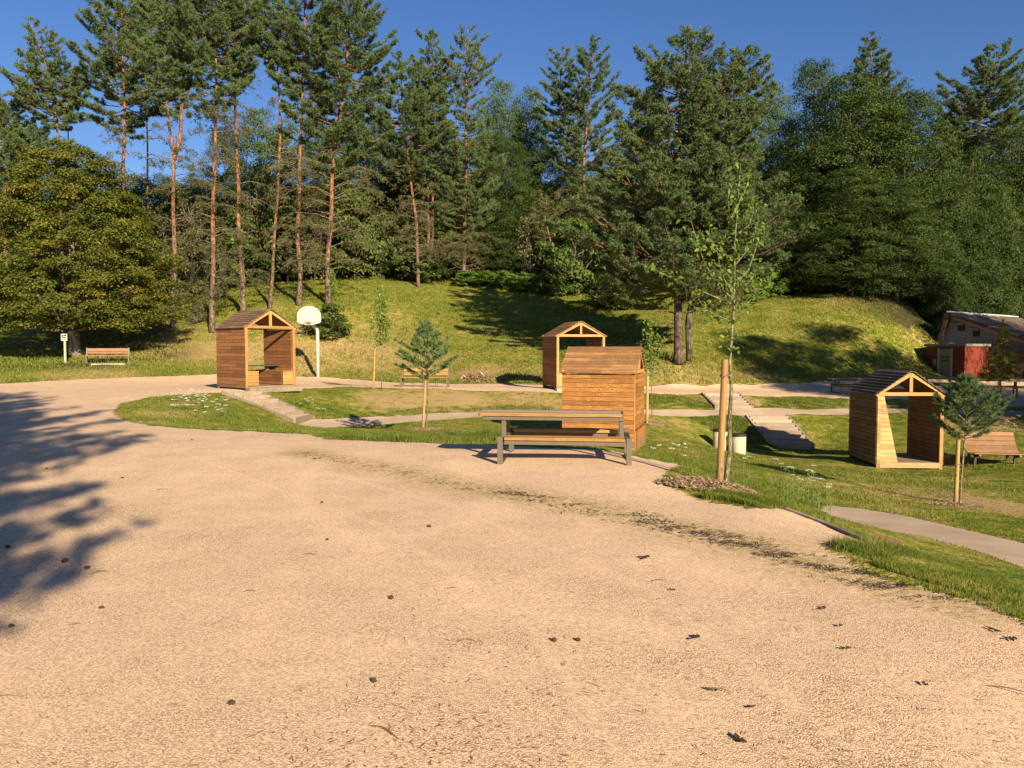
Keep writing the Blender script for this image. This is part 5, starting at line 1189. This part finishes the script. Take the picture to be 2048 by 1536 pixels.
bushes(1, ((935, 572, 60, 30), (975, 574, 60, 32), (1012, 578, 56, 36), (1050, 582, 60, 36), (1090, 586, 54, 34), (1130, 592, 60, 36)), 'bright fern clumps along the crest of the slope', 'fern clumps at the crest')
bushes(1, ((1290, 618, 80, 40), (1230, 612, 60, 36), (1500, 600, 70, 40), (1540, 596, 60, 50)), 'light green bushes below the twin trunk pine', 'light bushes around the twin trunk pine')
bushes(2, ((500, 566, 80, 50), (420, 572, 80, 60), (340, 575, 70, 60), (570, 560, 70, 46), (620, 556, 60, 46), (720, 548, 60, 40), (1590, 582, 70, 50), (1640, 572, 60, 40), (1720, 568, 60, 30), (1780, 576, 70, 36), (1850, 594, 80, 50), (1880, 606, 50, 40), (1060, 560, 80, 50), (980, 552, 80, 50), (560, 548, 90, 60)), 'dark undergrowth bushes along the wood edge', 'undergrowth bushes along the wood edge')
for a in ((3, 330, 590, 120, 170, 'sparse olive young tree between the big olive tree and the forked pine'), (3, 385, 600, 110, 210, 'sparse olive young tree right of the forked pine stem'), (0, 470, 575, 110, 150, 'small green tree between the second and third tall stems'), (3, 515, 570, 110, 190, 'sparse olive tree behind the thinnest pale pine'), (0, 575, 566, 110, 170, 'small green tree left of the stem behind the backboard'), (3, 630, 562, 120, 170, 'sparse brownish tree left of the ivy footed pine'),
          (0, 710, 556, 130, 170, 'small green tree right of the ivy footed pine'), (3, 745, 552, 120, 140, 'sparse olive tree above the brownish crest shrub'), (0, 800, 556, 120, 130, 'small green tree left of the twin stemmed pine'), (3, 895, 560, 100, 150, 'sparse olive tree between the twin stemmed and the straight pine'), (0, 985, 560, 120, 140, 'small green tree right of the straight middle pine'), (3, 1060, 575, 110, 140, 'sparse olive tree left of the crooked small pine'), (0, 1150, 590, 120, 150, 'small green tree left of the twin trunk pine'),
          (3, 1540, 590, 120, 170, 'loose olive tree between the twin trunk pine and the right mound')): shrub(*a, Y=None)
# undergrowth mass deeper in
q = []
r = np.random.default_rng(5); n = 60000; X = r.uniform(-46, 46, n); Y_ = r.uniform(66, 84, n); P = np.stack([X, Y_, Hn(X, Y_) + r.uniform(0, 1, n) ** 1.4 * (1.2 + 1.6 * (nz(X * .3, Y_ * .3) > 0))], 1)
quads('undergrowth', P, np.full(n, .28), np.full(n, .2), M['broad_dark'], 'dark undergrowth inside the wood', flat=.9)

# ---- young planted trees
def shoots(seed, Hh, prof, nb, per, ln, wd, K, r0, up=.5, sub=3, lo=.3, droop=0.0):
    """young conifer: needles set all along leader, branches and side shoots"""
    r = np.random.default_rng(seed); rr = random.Random(seed); wood = MB(); limbs = MB(); C, A = [], []
    def P(z): return np.array([.03 * math.sin(z * 2 + seed), .03 * math.cos(z * 1.7), z])
    wood.tube([P(z) for z in np.linspace(-.05, Hh, 14)], np.linspace(r0, .006, 14), 8)
    pz = [p[0] for p in prof]; pr = [p[1] for p in prof]; az = 0
    def shoot(p0, d, L, rad):
        e = p0 + d * L * .55 + np.array([0, 0, .04 * L]); e2 = p0 + d * L + np.array([0, 0, (.22 * up - droop) * L]); pts = np.array([p0, e, e2]); limbs.tube(pts, [rad, rad * .7, rad * .35], 5, False)
        n = max(4, int(per * L)); t = lo + (1 - lo) * r.random(n); t[: n // 4] = .85 + .15 * r.random(n // 4)
        c = np.stack([np.interp(t, [0, .55, 1], pts[:, k]) for k in range(3)], 1); C.append(c); A.append(np.repeat([d + np.array([0, 0, .25])], n, 0))
        return pts
    for b in range(nb):
        z = pz[0] + (pz[-1] - pz[0]) * ((b + .5) / nb) ** .9; z = min(z, Hh - .05); az += 2.4; L = float(np.interp(z, pz, pr)) * rr.uniform(.75, 1.1)
        f = (z - pz[0]) / (pz[-1] - pz[0]); el = .15 + f * .8 * up * 1.6
        d = np.array([math.cos(az) * math.cos(el), math.sin(az) * math.cos(el), math.sin(el) - droop])
        s = P(z - L * math.sin(el) * .45); pts = shoot(s, d, L, .012)
        for q_ in range(sub if L > .15 else 1):
            t = rr.uniform(.35, .85); s2 = np.array([np.interp(t, [0, .55, 1], pts[:, k]) for k in range(3)]); a2 = az + rr.choice([-1, 1]) * rr.uniform(.4, .9)
            shoot(s2, np.array([math.cos(a2) * .85, math.sin(a2) * .85, .35 * up + .1 - droop]), L * rr.uniform(.3, .55), .006)
    n = int(per * .4); zz = Hh - .35 * r.random(n); C.append(np.stack([0 * zz, 0 * zz, zz], 1)); A.append(np.repeat([[0, 0, 1.0]], n, 0))
    V, Fc, t = needle_mesh(np.concatenate(C), unit(np.concatenate(A)), K, ln, wd, r, .85)
    return wood, limbs, V, Fc, t
x, y, z = at(854, 858, 19.8); z = H(x, y); zt = at(850, 638, 19.8)[2] - z; s = 19.8 / F
w_, l_, V, Fc, t = shoots(81, zt, [(zt * .46, .70), (zt * .56, .86), (zt * .68, .74), (zt * .82, .42), (zt * .97, .12)], 40, 40, .085, .0075, 8, .024, up=.62)
plant('young_pine', (x, y, z), 0, 'young pine with bare lower stem in front of the pale bench', 'young pine', None, w_, l_, V, Fc, t, M['bark_sap'], M['bark_sap'], M['pine_young'])
x, y, z = at(1924, 1010, 14.5); z = H(x, y); zt = at(1930, 748, 14.5)[2] - z
w_, l_, V, Fc, t = shoots(82, zt, [(zt * .50, .42), (zt * .58, .66), (zt * .70, .70), (zt * .85, .40), (zt * .97, .12)], 44, 58, .085, .005, 9, .022, up=.85)
plant('young_pine', (x, y, z), 1.1, 'dark young pine partly covering the brown hut at the right', 'young pine', None, w_, l_, V, Fc, t, M['bark_sap'], M['bark_sap'], M['pine'])
x, y, z = gy(2003, 28.6); zt = at(1985, 640, 28.6)[2] - z
w_, l_, V, Fc, t = shoots(83, zt, [(zt * .40, .42), (zt * .55, .62), (zt * .75, .34), (zt * .97, .06)], 40, 44, .10, .009, 8, .02, up=.1, droop=.25)
plant('young_larch', (x, y, z), 0, 'golden green young larch in front of the building', 'young larch', None, w_, l_, V, Fc, t, M['bark_sap'], M['bark_sap'], M['larch'])
def stake(b, tpx, rad, label, Y=None, strap_z=None):
    c = G(*b) if Y is None else (lambda a: (a[0], a[1], H(a[0], a[1])))(at(*b, Y)); tp = at(*tpx, c[1]); v = Vector(tp) - Vector(c)
    t = empty('tree_stake', c, 0, label, 'stake')
    m = MB(); m.tube([-v * .05, v * .3, v * .7, v * .985, v], [rad * 1.08, rad * 1.03, rad, rad * .98, rad * .9], 14); m.build('post', M['stake'], t, smooth=False)
    if strap_z is not None:
        m = MB(); p = v * strap_z
        m.tube([p + Vector((math.cos(a) * (rad + .006), math.sin(a) * (rad + .006), math.sin(a + 1) * .03)) for a in np.linspace(0, 6.28, 17)], .008, 5, False)
        m.tube([p + Vector((rad, -.01, .02)), p + Vector((rad + .05, 0, -.05))], .007, 5); m.build('strap', M['strap'], t)
    return t
stake((1439, 969), (1450, 719), .041, 'thick round wooden stake leaning slightly beside the tall sapling', strap_z=.88)
stake((846, 858), (851, 752), .034, 'brown wooden stake close beside the young pine in the centre', 19.7)
stake((1911, 1008), (1917, 872), .036, 'pale crooked stake left of the dark young pine stem', 14.5, .6)
stake((747, 776), (750, 694), .036, 'pale thin stake by the leafy sapling left of the centre bench', 31.2, .8)
stake((1995, 812), (1999, 754), .045, 'pale stake left of the young larch', 28.6)
stake((1294, 830), (1295, 752), .05, 'pale stake beside the right corner of the honey coloured hut', 27.3)
def sapling(loc, leader, branches, n_per_m, leaf, seed, label, r0, simple=False, mf='sapling'):
    """leader and branches: local point lists; leaves hang along them"""
    r = np.random.default_rng(seed); wood = MB(); L = np.array(leader, float); wood.tube(L, np.linspace(r0, .005, len(L)) * (1 + .12 * np.sin(np.arange(len(L)) * 2.3)), 9)
    limbs = MB(); P, N_ = [], []
    for bi, (b, lo) in enumerate([(leader, None)] + [(b, .12) for b in branches]):
        b = np.array(b, float); seg = np.linalg.norm(np.diff(b, axis=0), axis=1); tot = seg.sum(); cum = np.r_[0, np.cumsum(seg)] / tot
        if bi: limbs.tube(b, np.linspace(max(.004, r0 * .32), .0025, len(b)), 5, False)
        f0 = .42 if bi == 0 else .12; n = int(n_per_m * tot * (1 - f0)); t = f0 + (1 - f0) * r.random(n)
        c = np.stack([np.interp(t, cum, b[:, k]) for k in range(3)], 1)
        a = r.uniform(0, 2 * np.pi, n); d = np.stack([np.cos(a), np.sin(a), r.uniform(-.6, .5, n)], 1); ext = leaf * r.uniform(.4, 2.2, n) * (1.3 if bi == 0 else 1)
        P.append(c + d * ext[:, None]); N_.append(unit(np.stack([r.normal(0, .6, n), r.normal(0, .6, n) - .3, np.full(n, .6)], 1)))
        k_ = 0
        for i in range(0, n, 3): limbs.tube([c[i], c[i] + d[i] * ext[i]], [.002, .001], 3, False)
    P = np.concatenate(P); nn = np.concatenate(N_); n = len(P); a = unit(np.cross(nn, r.normal(size=(n, 3))) + np.array([0, 0, -.5])); b = unit(np.cross(nn, a)); s = leaf * r.uniform(.55, 1.2, (n, 1))
    V = np.stack([P, P + a * s * .3 + b * s * .30 + nn * s * .10, P + a * s * .72 + b * s * .24 + nn * s * .06, P + a * s * 1.05 - nn * s * .12, P + a * s * .72 - b * s * .24 + nn * s * .06, P + a * s * .3 - b * s * .30 + nn * s * .10, P + a * s * .5], 1).reshape(-1, 3)
    I = np.arange(n)[:, None] * 7
    Fc = np.concatenate([I + np.array([[0, 1, 2, 6]]), I + np.array([[6, 2, 3, 3]])[:, :4], I + np.array([[0, 6, 4, 5]])], 0)
    quadsF = np.concatenate([I + np.array([[0, 1, 2, 6]]), I + np.array([[0, 6, 4, 5]])]); tris = np.concatenate([I + np.array([[6, 2, 3]]), I + np.array([[6, 3, 4]])])
    o = empty('sapling', loc, 0, label, 'sapling'); wood.build('trunk', M['bark_sap'], o, smooth=True); limbs.build('branches', M['bark_sap'], o, smooth=True)
    mesh_np('leaves', V, [quadsF, tris], M[mf], o, attrs=dict(tint=np.repeat(np.clip(r.normal(.5, .22, n), 0, 1), 7)))
    return o
def px_local(c, pts, dy=0.0):
    out = []
    for i, (px, py) in enumerate(pts):
        p = at(px, py, c[1]); out.append((p[0] - c[0], dy * i / max(1, len(pts) - 1), p[2] - c[2]))
    return out
c = G(1456, 971)
led = px_local(c, [(1456, 975), (1452, 960), (1460, 900), (1459, 840), (1463, 780), (1460, 720), (1466, 640), (1469, 560), (1470, 480), (1476, 400), (1481, 328)])
brs = [px_local(c, p, d) for p, d in [(([(1468, 600), (1430, 570), (1400, 520), (1372, 440)]), -.2), (([(1468, 610), (1400, 580), (1345, 555), (1300, 530)]), .1), (([(1466, 640), (1438, 625), (1420, 590), (1425, 560)]), .5),
        (([(1468, 570), (1500, 540), (1520, 490), (1530, 450)]), .2), (([(1468, 600), (1500, 590), (1520, 570), (1516, 540)]), -.4), (([(1470, 530), (1500, 490), (1505, 440), (1500, 410)]), -.3), (([(1470, 520), (1445, 500), (1430, 470), (1436, 440)]), .4),
        (([(1468, 590), (1440, 560), (1425, 540), (1410, 500)]), -.5), (([(1468, 560), (1490, 560), (1530, 560), (1535, 530)]), .5), (([(1472, 470), (1500, 450), (1515, 420), (1512, 390)]), .2), (([(1472, 450), (1455, 430), (1450, 400), (1455, 370)]), -.2), (([(1476, 400), (1490, 385), (1500, 360), (1498, 340)]), .1), (([(1466, 645), (1450, 640), (1400, 620), (1385, 600)]), -.3), (([(1467, 620), (1490, 610), (1510, 600), (1525, 585)]), .3)]]
sapling(c, led, brs, 78, .064, 91, 'tall thin sapling with light green leaves tied near the thick stake', .034)
x, y, z = at(763, 776, 31); z = H(x, y); c = (x, y, z)
led = px_local(c, [(763, 780), (763, 700), (762, 650), (760, 600), (758, 568)])
sapling(c, led, [px_local(c, p, d) for p, d in [([(763, 690), (750, 675), (742, 650), (733, 630)], .2), ([(763, 680), (772, 660), (775, 640), (772, 625)], -.2), ([(762, 660), (755, 640), (752, 620), (756, 600)], .3), ([(762, 670), (768, 650), (766, 620), (768, 590)], .2), ([(763, 690), (770, 680), (776, 660), (778, 640)], -.3)]], 120, .10, 92, 'slim light green sapling on the ring, left of the centre bench', .02)
x, y, z = at(1304, 830, 27.4); z = H(x, y); c = (x, y, z)
led = px_local(c, [(1304, 834), (1303, 760), (1302, 700), (1304, 640)])
sapling(c, led, [px_local(c, p, d) for p, d in [([(1303, 730), (1294, 715), (1290, 700), (1288, 680)], .2), ([(1303, 725), (1312, 705), (1316, 690), (1316, 670)], -.2), ([(1303, 700), (1297, 685), (1296, 660), (1300, 640)], .3), ([(1303, 740), (1312, 730), (1318, 715), (1320, 700)], .2), ([(1303, 735), (1290, 735), (1284, 715), (1282, 700)], -.3)]], 130, .09, 93, 'thin sapling with sparse leaves growing by the honey coloured hut corner', .016)
# brush heap at the foot of the bank
c = G(955, 762); n = 500; a = rng.uniform(0, 6.28, n); rr_n = rng.random(n) ** .6
P = np.stack([np.cos(a) * rr_n * 1.0, np.sin(a) * rr_n * .6, .38 * (1 - rr_n ** 2) * rng.uniform(.3, 1, n) + .03], 1); P[:, 2] += Hn(P[:, 0] + c[0], P[:, 1] + c[1]) - c[2]
t = empty('brush_heap', c, 0, 'brown heap of dry weeds at the foot of the slope, right of the centre bench', 'brush heap')
o = quads('dry_stems', P, rng.uniform(.12, .4, n), rng.uniform(.02, .06, n), M['chips'], None, parent=t, flat=1.0); o['kind'] = 'stuff'
